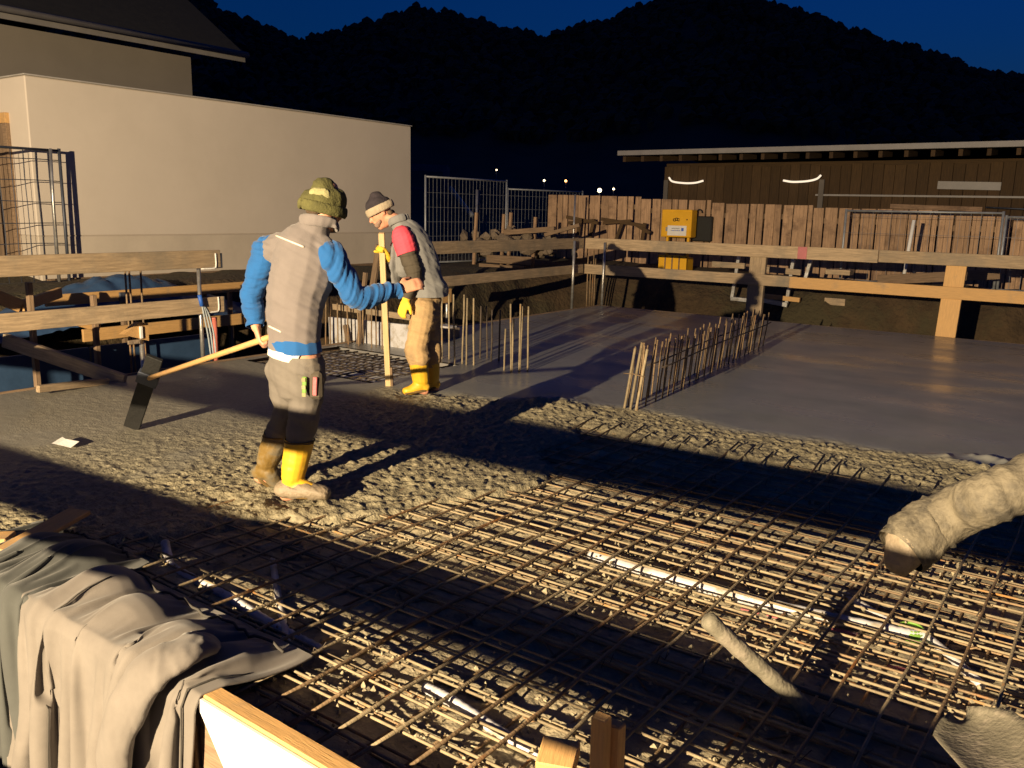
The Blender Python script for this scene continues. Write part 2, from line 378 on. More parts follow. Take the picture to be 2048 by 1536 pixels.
def forest():
    V = []; F = []
    n = 11000
    az = rng.uniform(-15, 75, n); t = 1.02 - rng.random(n) ** 1.7 * 0.75
    x, y, z = hill_pt(az, t); hn = vnoise(az * 2.3, t * 40)
    for i in range(n):
        h = rng.uniform(2.6, 5.5) * (0.75 + 0.5 * rng.random()); r = h * rng.uniform(0.28, 0.5)
        h *= 0.5 + 0.7 * hn[i]; r *= 0.8 + 0.5 * hn[i]
        b = len(V); k = 5
        V.append((x[i], y[i], z[i] - 1))
        for lev, (hh, rr) in enumerate(((0.25, 0.75), (0.55, 1.0), (0.82, 0.6))):
            for j in range(k):
                a = 6.283 * j / k + lev * 0.6 + rng.random() * 0.5; q = rr * r * rng.uniform(0.55, 1.35)
                V.append((x[i] + q * math.cos(a), y[i] + q * math.sin(a), z[i] + h * (hh + rng.uniform(-0.08, 0.08))))
        V.append((x[i] + rng.uniform(-.3, .3), y[i], z[i] + h))
        for j in range(k):
            F.append((b, b + 1 + (j + 1) % k, b + 1 + j))
            for lev in (0, 1):
                o = b + 1 + lev * k
                F.append((o + j, o + (j + 1) % k, o + k + (j + 1) % k, o + k + j))
            o = b + 1 + 2 * k; F.append((o + j, o + (j + 1) % k, b + 1 + 3 * k))
    o = link('hillside_wood', mesh('hillside_wood', V, F), 'forest')
    tag(o, 'dark wooded hills rising behind the building site', 'forest', kind='stuff')
forest()

# ---- the concrete slab being poured (height field), deck below it
def xb(y): return np.interp(y, [1.4, 2.0, 2.5, 2.9, 3.5, 4.17, 5.0, 5.6], [-4.05, -3.9, -3.72, -3.42, -3.1, -2.85, -3.25, -3.35])
def mfield(X, Y):
    n = fbm(X * 2.3, Y * 2.3, 4) * 0.42
    return np.minimum(X - xb(Y), (5.58 + 0.05 * np.sin(X * 3)) - Y) + n
def concrete(X, Y):
    m = mfield(X, Y)
    edge = 5.75 + 0.5 * sstep(-4.6, -3.4, X) + fbm(X * 1.3, Y * 1.3, 3) * 0.5          # trowelled beyond this line
    raw = sstep(0.18, -0.12, Y - edge)
    left = sstep(-4.3, -6.2, X + fbm(X * 0.8, Y * 0.8 + 4, 3) * 1.5)
    rough = raw * (1 - 0.55 * left) * (1 - 0.5 * sstep(0.0, 0.12, fbm(X * 1.1 + 5, Y * 1.1 + 2, 3)) * sstep(-4.0, -5.2, X))
    amp = rough * (1 - 0.6 * left)
    P_ = 0.82 * X + 0.57 * Y; Q_ = -0.57 * X + 0.82 * Y; P2 = 0.31 * X - 0.95 * Y + 0.05 * fbm(X * 5, Y * 5, 2); Q2 = 0.95 * X + 0.31 * Y
    lump = np.maximum(fbm(P_ * 11, Q_ * 11, 3) + 0.10, 0) ** 1.2 * 0.024
    grain = np.maximum(fbm(P2 * 30, Q2 * 30, 2), -0.1) * 0.034 + np.maximum(fbm(P_ * 41 + 3, Q_ * 37, 1) - 0.1, 0) * 0.034
    z = amp * (lump + grain - 0.015) + 0.007 * fbm(X * 0.9, Y * 0.9, 2)
    for (cx, cy, r, h) in ((-3.85, 5.85, 0.34, 0.06), (-4.6, 5.35, 0.25, 0.03), (-0.3, 5.95, 0.5, 0.05)):
        z += h * np.exp(-((X - cx) ** 2 + (Y - cy) ** 2) / (r * r)) * (1 + 1.2 * fbm(X * 14, Y * 14, 3))
    for (x0, y0, x1, y1, w, h) in ((-0.9, 6.35, 0.1, 5.75, 0.05, 0.045), (-0.75, 6.55, 0.2, 6.0, 0.045, 0.04), (-1.8, 6.05, -0.9, 6.4, 0.05, 0.02)):
        L2 = (x1 - x0) ** 2 + (y1 - y0) ** 2; t = np.clip(((X - x0) * (x1 - x0) + (Y - y0) * (y1 - y0)) / L2, 0, 1)
        dd = (X - x0 - t * (x1 - x0)) ** 2 + (Y - y0 - t * (y1 - y0)) ** 2
        z += h * np.exp(-dd / (w * w)) * (0.6 + fbm(X * 12, Y * 12, 3))
    # dents left by boots, and the wet collar round them
    for (cx, cy) in ((-3.63, 3.02), (-3.95, 3.25), (-5.03, 5.5), (-4.82, 5.7), (-3.9, 2.75)):
        q = ((X - cx) ** 2 + (Y - cy) ** 2); z += 0.014 * np.exp(-(np.sqrt(q) - 0.17) ** 2 / 0.003) * rough - 0.02 * np.exp(-q / 0.018)
    fall = sstep(-0.05, 0.55, m)
    z = z - 0.25 * fall - 0.06 * sstep(0.0, 0.12, m)
    z = np.where(Y < 1.62, z - 0.0, z)
    return z, np.clip(rough + sstep(-0.2, 0.1, m), 0, 1), m
ys = np.concatenate([np.arange(SY0, 6.7, 0.0115), np.arange(6.7, SY1, 0.06), [SY1]])
xs = np.concatenate([np.arange(SX0, -5.4, 0.017), np.arange(-5.4, 0.6, 0.0115), np.arange(0.6, SX1, 0.12), [SX1]])
cx, cy = np.meshgrid(xs, ys)
cz, crough, cm = concrete(cx, cy)
PIT = (-7.50, -5.66, 5.62, 6.95)     # recess not yet filled
mx_, my_ = (cx[:-1, :-1] + cx[1:, 1:]) / 2, (cy[:-1, :-1] + cy[1:, 1:]) / 2
keep = ~((mx_ > PIT[0]) & (mx_ < PIT[1]) & (my_ > PIT[2]) & (my_ < PIT[3])) & (cm[:-1, :-1] < 0.75)
me = grid_mesh('concrete_slab', cx, cy, cz, keep)
a = me.attributes.new('rough', 'FLOAT', 'POINT'); a.data.foreach_set('value', crough.reshape(-1).astype(np.float32))
slab = struct(link('concrete_slab', me, 'wet_concrete'))
# slab edges and the sides of the recess
def strip(name, pts, z0, z1, m, parent, th=0.03):
    for p, q in zip(pts[:-1], pts[1:]):
        board(name, (p[0], p[1], (z0 + z1) / 2), (q[0], q[1], (z0 + z1) / 2), z1 - z0, th, m, parent)
strip('edge_board', [(SX0 - 0.02, SY0), (SX0 - 0.02, SY1)], -0.27, 0.012, 'old_wood', slab)
strip('edge_board', [(SX0, SY1 + 0.02), (SX1, SY1 + 0.02)], -0.27, 0.0, 'old_wood', slab)
x0, x1, y0, y1 = PIT
strip('recess_side', [(x0, y0), (x1, y0)], -0.2, -0.012, 'basement', slab)
strip('recess_side', [(x1, y0 + .02), (x1, y1)], -0.2, -0.012, 'basement', slab)
strip('recess_side', [(x1 - .02, y1), (x0, y1)], -0.2, -0.012, 'basement', slab)
# deck of precast planks below the mesh, spattered with concrete
dx, dy = np.meshgrid(np.arange(-4.6, 3.4, 0.016), np.arange(1.5, 6.1, 0.016))
dn = fbm(dx * 7, dy * 7, 4); bl = np.maximum(fbm(dx * 3.1 + 7, dy * 3.1, 4) - 0.02, 0)
dz = -0.088 + 0.020 * np.maximum(dn, 0) + 0.09 * bl * (0.6 + fbm(dx * 20, dy * 20, 3)) + 0.012 * fbm(dx * 40, dy * 40, 2)
dz += sstep(2.9, 2.1, dy) * (0.012 + 0.05 * fbm(dx * 5 + 3, dy * 5, 4)) + sstep(0.9, 0.2, np.abs(mfield(dx, dy))) * 0.03 * (1 + 2 * dn)
dz -= 0.02 * (np.abs(((dy + 0.2) % 0.6) - 0.3) < 0.012)
struct(link('formwork_deck', grid_mesh('formwork_deck', dx, dy, dz), 'deck'))
for nm, c, s in (('foundation_wall', ((SX0 + SX1) / 2, SY1 - 0.2, -1.45), (SX1 - SX0 - 0.1, 0.3, 2.34)),
                 ('foundation_wall', (SX0 + 0.25, (SY0 + SY1) / 2, -1.45), (0.3, SY1 - SY0 - 0.8, 2.34)),
                 ('foundation_wall', ((SX0 + SX1) / 2, 1.75, -1.45), (SX1 - SX0 - 0.9, 0.3, 2.34))):
    struct(box(nm, c, s, 'basement'))
struct(box('recess_floor', ((x0 + x1) / 2, (y0 + y1) / 2, -0.075), (x1 - x0 + 0.1, y1 - y0 + 0.1, 0.03), 'white_panel'))

# ================================================================== BUILDINGS
def house_annex():
    t = thing('plaster_annex', 'long low beige plastered building with flat top behind the left guard rail', 'building', (-14.9, 9.7, 0.4))
    X = -12.4; Y0, Y1 = 5.93, 13.53; ZT = 3.25; D = 5.0
    box('wall', (X - D / 2, (Y0 + Y1) / 2, (ZT + 1.12) / 2), (D, Y1 - Y0, ZT - 1.12), 'plaster', t, bev=0.015)
    box('plinth', (X - D / 2 + 0.004, (Y0 + Y1) / 2, 0.66), (D, Y1 - Y0 - 0.008, 0.92), 'plinth', t, bev=0.01)
    box('capping', (X - D / 2 + 0.01, (Y0 + Y1) / 2, ZT + 0.012), (D + 0.03, Y1 - Y0 + 0.03, 0.02), 'fascia', t)
    box('base_board', (X + 0.03, (Y0 + Y1) / 2, 0.36), (0.05, Y1 - Y0 - 0.1, 0.34), 'old_wood', t)
    # big wooden gate in the end wall
    g0, g1 = X - 3.4, X - 0.62
    fr = box('gate_frame', ((g0 + g1) / 2, Y0 - 0.02, 2.72), (g1 - g0 + 0.2, 0.08, 0.14), 'fresh_wood', t)
    box('gate_post', (g1 + 0.05, Y0 - 0.02, 1.6), (0.1, 0.075, 2.1), 'old_wood', t)
    w = 0.2; k = int((g1 - g0) / w)
    for i in range(k):
        board('gate_board', (g1 - (i + .5) * w, Y0 - 0.015, 0.35), (g1 - (i + .5) * w, Y0 - 0.015, 2.64), w - 0.012, 0.05, 'old_wood', t, up=(1, 0, 0))
    dz_ = 0
house_annex()
def rear_house():
    X = -16.0
    t = thing('rear_house', 'dim grey house with overhanging eaves behind the low plastered building', 'building', (-20, 6, 0.4))
    box('wall', (X - 4, 4.45, 2.45), (8, 13.0, 4.1), 'grey_plaster', t)
    # roof: pitched, ridge along y
    rz = 4.6; ys0, ys1 = -3.0, 11.55; ex = X + 0.9
    prof = [(ex, rz), (X - 4, rz + 3.3), (X - 8.9, rz), (X - 8.9, rz - 0.16), (X - 4, rz + 3.12), (ex, rz - 0.16)]
    V = [(p[0], ys0, p[1]) for p in prof] + [(p[0], ys1, p[1]) for p in prof]
    F = [(0, 1, 7, 6), (1, 2, 8, 7), (3, 4, 10, 9), (4, 5, 11, 10), (5, 0, 6, 11), (2, 3, 9, 8), (0, 5, 4, 1), (1, 4, 3, 2), (6, 7, 10, 11), (7, 8, 9, 10)]
    rf = link('roof', mesh('roof', V, F), 'roof_tile', t)
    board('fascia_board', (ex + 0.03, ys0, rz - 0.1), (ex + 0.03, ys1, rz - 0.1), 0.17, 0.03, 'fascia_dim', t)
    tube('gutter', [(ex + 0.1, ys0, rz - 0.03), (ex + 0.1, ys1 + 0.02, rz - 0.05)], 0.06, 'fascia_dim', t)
rear_house()
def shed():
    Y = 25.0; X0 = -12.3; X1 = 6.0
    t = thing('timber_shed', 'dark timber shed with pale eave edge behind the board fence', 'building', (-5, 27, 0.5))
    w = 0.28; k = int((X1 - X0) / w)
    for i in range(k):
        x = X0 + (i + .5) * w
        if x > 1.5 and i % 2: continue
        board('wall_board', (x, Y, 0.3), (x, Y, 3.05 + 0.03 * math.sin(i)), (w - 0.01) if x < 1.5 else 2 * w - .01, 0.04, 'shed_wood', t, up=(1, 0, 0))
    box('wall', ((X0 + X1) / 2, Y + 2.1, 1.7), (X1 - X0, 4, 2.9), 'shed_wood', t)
    V = [(X0 - 1.1, Y - 1.0, 3.46), (X1 + 1, Y - 1.0, 3.46), (X1 + 1, Y + 3, 3.72), (X0 - 1.1, Y + 3, 3.72), (X1 + 1, Y + 7, 3.46), (X0 - 1.1, Y + 7, 3.46)]
    V += [(a, b, c - 0.12) for a, b, c in V]
    F = [(0, 1, 2, 3), (3, 2, 4, 5), (6, 9, 8, 7), (9, 11, 10, 8), (0, 3, 9, 6), (3, 5, 11, 9), (1, 7, 8, 2), (2, 8, 10, 4), (0, 6, 7, 1)]
    rf = link('roof', mesh('roof', V, F), 'roof_tile', t)
    board('fascia_board', (X0 - 1.12, Y - 1.03, 3.42), (X1 + 1, Y - 1.03, 3.42), 0.14, 0.03, 'fascia', t)
    for i in range(24):
        x = X0 - 0.9 + i * 0.62
        board('rafter', (x, Y - 0.99, 3.24), (x, Y + 0.1, 3.32), 0.16, 0.1, 'shed_wood', rf)
    board('wall_rail', (-7.6, Y - 0.06, 2.23), (X1, Y - 0.06, 2.17), 0.05, 0.05, 'fascia', t)
    board('sign_board', (-4.5, Y - 0.06, 2.5), (-3.05, Y - 0.06, 2.47), 0.2, 0.03, 'fascia', t)
    board('window_head', (-5.6, Y - 0.05, 1.95), (-3.4, Y - 0.05, 1.9), 0.12, 0.05, 'fence_wood', t)
    tube('window_rail', [(-3.3, Y - 0.3, 1.95), (-1.9, Y - 0.3, 1.9)], 0.02, 'dark_zinc', t)
    for px in (-12.2, -7.45):
        board('wall_post', (px, Y - 0.07, 0.4), (px, Y - 0.07, 2.65), 0.14, 0.06, 'grey_plaster', t, up=(1, 0, 0))
    for nm, P in (('first', [(-12.03, 2.72), (-11.9, 2.6), (-11.5, 2.55), (-11.15, 2.56), (-10.9, 2.62)]), ('second', [(-8.48, 2.62), (-8.2, 2.58), (-7.8, 2.6), (-7.55, 2.66), (-7.44, 2.76)])):
        o = tube('strip_lamp', catmull([(x, Y - 0.25, z) for x, z in P], 5), 0.028, 'tube_glow', None)
        tag(o, 'curved glowing strip lamp at the shed\'s ' + ('left corner' if nm == 'first' else 'wall post further right'), 'lamp', 'lamps on the shed wall')
shed()
def village():
    for i, (az, el, d, m) in enumerate(((37.0, 2.6, 120, 'lamp_glow'), (33.9, 2.0, 105, 'lamp_glow'), (32.5, 2.0, 110, 'lamp_orange'), (30.3, 1.45, 90, 'lamp_glow'), (29.4, 1.55, 95, 'lamp_glow'))):
        a = R_(az); p = Vector((-math.sin(a) * d, math.cos(a) * d, 1.6 + d * math.tan(R_(el))))
        lab = ['highest and leftmost tiny lamp far off below the hills', 'pale tiny lamp far off just left of the orange lamp', 'tiny orange lamp far off below the hills',
               'brightest tiny lamp far off above the board fence', 'faint rightmost tiny lamp far off by the shed roof'][i]
        t = thing('street_lamp', lab, 'lamp', (p.x, p.y, 0.5), 'far village lamps')
        tube('post', [(p.x, p.y, 0.0), (p.x, p.y, p.z)], 0.07, 'dark_zinc', t, 6)
        bm = bmesh.new(); bmesh.ops.create_icosphere(bm, subdivisions=2, radius=[0.11, 0.13, 0.16, 0.22, 0.12][i])
        me = bpy.data.meshes.new('lamp_head'); bm.to_mesh(me); bm.free()
        link('lamp_head', me, m, t, Matrix.Translation(p))
village()

# ================================================================== FENCES
def board_fence():
    Y = 17.0
    secs = [(-11.3, -8.9, 2.0, 'leftmost section of board fence, behind the dark bars shaped like shadows'), (-8.88, -7.28, 1.93, 'section of board fence carrying the yellow box'),
            (-7.26, -5.2, 1.86, 'section of board fence right of the yellow box'), (-5.18, -3.0, 1.80, 'section of board fence behind the first wire panel'), (-2.98, 1.2, 1.72, 'lowest section of board fence at right edge')]
    for (xa, xb_, zt, lab) in secs:
        t = thing('board_fence', 'brown ' + lab, 'fence', ((xa + xb_) / 2, Y, 0.5), 'board fence sections')
        x = xa; i = 0
        while x < xb_ - 0.05:
            w = random.choice((0.14, 0.2, 0.24, 0.27)); w = min(w, xb_ - x)
            back = (i % 2) * 0.03
            board('fence_board', (x + w / 2, Y + back, 0.35), (x + w / 2 + random.uniform(-.01, .01), Y + back, zt - random.uniform(0, 0.014) - 0.02 * (x - xa) / 2), w - 0.012, 0.024, 'fence_wood', t, up=(1, 0, 0))
            x += w + random.choice((0.004, 0.012, 0.02)); i += 1
        for z in (0.75, zt - 0.25): board('rail', (xa, Y + 0.075, z), (xb_, Y + 0.075, z), 0.1, 0.04, 'old_wood', t)
        board('post', (xa + 0.05, Y + 0.15, 0.2), (xa + 0.05, Y + 0.15, zt - 0.05), 0.09, 0.09, 'old_wood', t, up=(1, 0, 0))
board_fence()
def wire_panel(p0, p1, z0, z1, lab, dense=0.1, m='zinc', single=False, wm=None):
    p0 = Vector((*p0, 0)); p1 = Vector((*p1, 0)); L = (p1 - p0).length; wm = wm or m
    t = thing('wire_fence_panel', lab, 'fence', ((p0.x + p1.x) / 2, (p0.y + p1.y) / 2, z0), 'wire fence panels')
    at = lambda s, z: p0.lerp(p1, s / L) + Vector((0, 0, z))
    tube('post', [at(0, z0), at(0, z1 + 0.03)], 0.022, m, t); tube('post', [at(L, z0), at(L, z1 + 0.03)], 0.022, m, t)
    tube('frame_tube', [at(0, z1), at(L, z1)], 0.018, m, t); tube('frame_tube', [at(0, z0 + 0.15), at(L, z0 + 0.15)], 0.018, m, t)
    V = []; F = []
    k = int(L / dense)
    for i in range(1, k + 1):
        s = i * L / (k + 1)
        if single: rod('wire', at(s, z0 + .15), at(s, z1), 0.006, wm, t, 5, 0.008)
        else: tube_geo([at(s, z0 + 0.15), at(s, z1)], 0.0035, 4, True, V, F)
    for z in np.arange(z0 + 0.4, z1, 0.28 if single else 0.3):
        if single: rod('wire', at(0, z), at(L, z), 0.006, wm, t, 5, 0.008)
        else: tube_geo([at(0, z), at(L, z)], 0.0035, 4, True, V, F)
    if not single: o = link('wire_mesh', mesh('wire_mesh', V, F), wm, t); o['kind'] = 'stuff'
    box('foot_block', at(0, z0 + 0.03), (0.5, 0.22, 0.14), 'stone', t); 
wire_panel((-12.17, 4.6), (-12.17, 6.20), 0.35, 2.28, 'wire fence panel leaning before the gate of the plastered building', 0.16, 'dark_zinc', True)
tube_l = tag(tube('fence_clamp_pole', [(-12.11, 6.03, 0.4), (-12.10, 6.03, 1.6), (-12.10, 6.05, 2.3)], 0.02, 'steel'), 'bright thin pole clamped to the wire panel at the gate', 'pole')
wire_panel((-12.2, 13.75), (-11.95, 16.25), 0.35, 2.27, 'wire fence panel nearest the far corner of the plastered building', 0.11, 'zinc')
wire_panel((-11.95, 16.3), (-11.35, 18.6), 0.35, 2.1, 'wire fence panel meeting the left end of the board fence', 0.11, 'zinc')
wire_panel((-4.42, 16.4), (-1.9, 16.25), 0.35, 1.74, 'wire fence panel standing before the right part of the board fence', 0.16, 'zinc', wm='dark_zinc')
wire_panel((-1.85, 16.25), (0.7, 16.1), 0.35, 1.68, 'wire fence panel at the right edge before the board fence', 0.16, 'zinc', wm='dark_zinc')
tag(tube('fence_pole', [(-3.25, 15.9, 0.4), (-3.17, 15.9, 1.6)], 0.03, 'paper'), 'short white pole before the wire panel at right', 'pole')
tag(tube('fence_pole', [(-12.0, 15.2, 0.4), (-11.98, 15.2, 2.05)], 0.03, 'steel'), 'bright pole between the wire panels beside the plastered building', 'pole')
tag(tube('fence_pole', [(-9.9, 15.9, 0.4), (-9.88, 15.9, 1.98)], 0.02, 'steel'), 'thin bright pole at the left end of the board fence', 'pole')
def swing_frame():
    t = thing('beam_gantry', 'dark blue painted beam gantry with diagonal strut behind the wire panel', 'gantry', (-14.6, 19, 0.4))
    a = lambda px, py: gy(px, py, 19.0)
    board('beam', a(826, 335), a(895, 338), 0.2, 0.12, 'form_blue', t)
    board('post', a(893, 335), a(891, 460), 0.14, 0.14, 'form_blue', t, up=(1, 0, 0))
    board('strut', a(900, 375), a(945, 432), 0.1, 0.08, 'zinc', t)
    board('cross_rail', a(826, 378), a(893, 380), 0.1, 0.08, 'form_blue', t)
swing_frame()

def yellow_box():
    Y = 16.55
    a = gy(1324, 423, Y); b = gy(1381, 475, Y)
    c = Vector(((a.x + b.x) / 2, Y + 0.13, (a.z + b.z) / 2 + 0.02)); w = b.x - a.x; h = a.z - b.z + 0.05
    t = thing('power_box', 'yellow site power box with white label standing at the board fence', 'electric box', (c.x, c.y, 0.5))
    box('cabinet', c, (w, 0.26, h), 'yellow_box', t, bev=0.012)
    fy = Y - 0.004
    d = box('door', (c.x, fy, c.z - 0.01), (w - 0.05, 0.012, h - 0.06), 'yellow_box', t)
    box('label_plate', (c.x + 0.03, fy - 0.010, c.z - 0.145), (w * 0.63, 0.004, h * 0.36), 'paper', t)
    # the marks one can make out: a black emblem, two short lines of print, a blue mark, a grey mark
    for k in range(6):
        box('print_line', (c.x - 0.075 + k * 0.03, fy - 0.0135, c.z - 0.105 + 0.004 * (k % 2)), (0.022, 0.002, 0.02), 'print_grey', t, bev=0)
    for k in range(8):
        box('print_line', (c.x - 0.095 + k * 0.027, fy - 0.0135, c.z - 0.145), (0.02, 0.002, 0.018), 'print_blue' if k % 3 else 'print_grey', t, bev=0)
    box('print_mark', (c.x + 0.155, fy - 0.0135, c.z - 0.12), (0.055, 0.002, 0.065), 'print_blue', t, bev=0)
    box('print_mark', (c.x - 0.2, fy - 0.0105, c.z - 0.12), (0.05, 0.002, 0.085), 'print_grey', t, bev=0)
    V, F = [], []
    for (dx_, dz_, r) in ((-0.045, 0.07, 0.03), (0.0, 0.085, 0.03), (0.045, 0.075, 0.028)):
        P = [(c.x + dx_ + 0.01 + r * math.cos(q), fy - 0.01, c.z + dz_ + 0.8 * r * math.sin(q)) for q in np.linspace(0.4, 5.6, 12)]
        tube_geo(P, 0.0085, 5, True, V, F)
    link('emblem', mesh('emblem', V, F), 'black', t)
    box('lock', (c.x + w * 0.36, fy - 0.012, c.z + 0.08), (0.025, 0.02, 0.025), 'black', t)
    box('leg', (c.x - w * 0.35, c.y, 0.72), (0.05, 0.05, c.z * 2 - h - 1.44 + 0.72), 'yellow_box', t); box('leg', (c.x + w * 0.35, c.y, 0.72), (0.05, 0.05, c.z * 2 - h - 0.72), 'yellow_box', t)
    P = [(c.x + 0.33 + 0.06 * math.cos(q), Y + 0.38, c.z + h / 2 - 0.06 + 0.07 * math.sin(q)) for q in np.linspace(0, 3.14, 9)]
    e = thing('box_shadow', 'dark square block standing in for the shadow of the yellow box on the fence', 'shadow block', (c.x + 0.35, Y + 0.4, 0.9))
    box('shadow block', (c.x + 0.42, Y + 0.39, c.z - 0.10), (0.42, 0.1, h * 0.92), 'black', e, bev=0.02); tube('handle', P, 0.014, 'black', e)  # black block and hoop stand in for the yellow box's cast shadow
    u = thing('yellow_crate', 'low yellow crate seen between the guard rail boards under the power box', 'crate', (gy(1345, 530, 15.9).x, 15.9, 0.3))
    p = gy(1318, 514, 15.9); q = gy(1372, 545, 15.9)
    box('crate_side', ((p.x + q.x) / 2, 15.9, (p.z + q.z) / 2), (q.x - p.x, 0.03, p.z - q.z + 0.1), 'yellow_box', u)
    box('crate_body', ((p.x + q.x) / 2, 16.08, (p.z + q.z) / 2 - 0.02), (q.x - p.x - 0.03, 0.32, p.z - q.z + 0.05), 'yellow_box', u)
    for s in (0.25, 0.5, 0.75): box('crate_rib', (p.x + (q.x - p.x) * s, 15.875, (p.z + q.z) / 2), (0.025, 0.02, p.z - q.z + 0.08), 'old_wood', u)
yellow_box()

# ================================================================== GUARD RAILS
def hook(parent, x, y, z, h=0.15):
    tube('bracket', catmull([(x + 0.04, y - 0.16, z - 0.0), (x + 0.06, y - 0.04, z), (x + 0.06, y, z + 0.02), (x + 0.06, y, z + h)], 4), 0.009, 'paper', parent, 6)
    box('bracket_pad', (x + 0.045, y + 0.05, z + h * 0.5), (0.02, 0.07, h), 'dark_zinc', parent)
def rails():
    # left rail along the house side
    X = -7.6
    t = thing('guard_rail', 'two board guard rail at left whose boards end beside the blue sleeved worker', 'guard rail', (X, 3, 0))
    board('rail_board', (X, -0.5, 1.065), (X, 5.42, 1.065), 0.175, 0.035, 'board_wood', t)
    board('rail_board', (X, -0.5, 0.59), (X, 5.44, 0.60), 0.16, 0.035, 'board_wood', t)
    for y in (5.2, 2.6):
        tube('rail_post', [(X - 0.045, y, -0.2), (X - 0.045, y, 0.97)], 0.02, 'steel', t); hook(t, X - 0.04, y + 0.16, 0.97); hook(t, X - 0.04, y + 0.17, 0.53)
    # middle rail beyond the stooping worker
    X = -8.1
    t = thing('guard_rail', 'two board guard rail running from the stooping worker to the far corner', 'guard rail', (X, 11, 0))
    board('rail_board', (X, 8.55, 1.07), (X, 13.36, 1.07), 0.18, 0.035, 'board_wood', t)
    board('rail_board', (X, 8.75, 0.575), (X, 13.36, 0.62), 0.15, 0.035, 'board_wood', t)
    board('bracket_board', (X + 0.035, 9.35, 0.38), (X + 0.035, 9.65, 0.38), 0.2, 0.03, 'fresh_wood', t)
    tube('rail_post', [(X - 0.04, 9.65, -0.3), (X - 0.04, 9.65, 0.5)], 0.025, 'steel', t)
    tube('rail_post', [(X + 0.06, 12.95, -0.1), (X + 0.07, 12.95, 1.12)], 0.024, 'steel', t)
    # far rail
    Y = 13.4
    t = thing('guard_rail', 'long guard rail with timber posts across the far side of the slab', 'guard rail', (-3, Y, 0))
    board('rail_board', (-8.07, Y, 1.07), (-3.1, Y, 1.07), 0.19, 0.035, 'board_wood', t); board('rail_board', (-3.09, Y, 1.075), (2.5, Y, 1.07), 0.175, 0.035, 'board_wood', t)
    board('rail_board', (-8.07, Y, 0.615), (-4.25, Y, 0.62), 0.17, 0.035, 'board_wood', t); board('rail_board', (-4.35, Y - 0.04, 0.615), (2.5, Y - 0.04, 0.605), 0.17, 0.035, 'fresh_wood', t)
    box('splice_plate', (-4.2, Y - 0.021, 1.07), (0.14, 0.008, 0.185), 'pink_plastic', t)
    tube('rail_post', [(-7.66, Y - 0.06, -0.2), (-7.64, Y - 0.06, 1.1)], 0.024, 'steel', t)
    for x in (-4.9, -2.06): board('timber_post', (x - 0.02, Y + 0.06 if x < -3 else Y - 0.09, -0.15), (x, Y + 0.06 if x < -3 else Y + 0.065, 1.02), 0.26, 0.08, 'fresh_wood' if x > -3 else 'board_wood', t, up=(1, 0, 0))
    # the rail at the photographer's side, whose boards throw the long shadows over the mesh
    t = thing('guard_rail', 'guard rail beside the photographer throwing two long shadow bands over the mesh', 'guard rail', (0, 0.25, 0))
    A = lambda x: -0.30 + 0.06 * (x + 3)
    board('rail_board', (-7.5, A(-7.5), 1.18), (4.5, A(4.5), 1.18), 0.155, 0.035, 'board_wood', t)
    board('rail_board', (-7.5, A(-7.5), 0.777), (4.5, A(4.5), 0.777), 0.126, 0.035, 'board_wood', t)
    for x in (-5.9, 1.6): tube('rail_post', [(x, A(x) - 0.05, -0.1), (x, A(x) - 0.05, 1.25)], 0.024, 'steel', t)
rails()

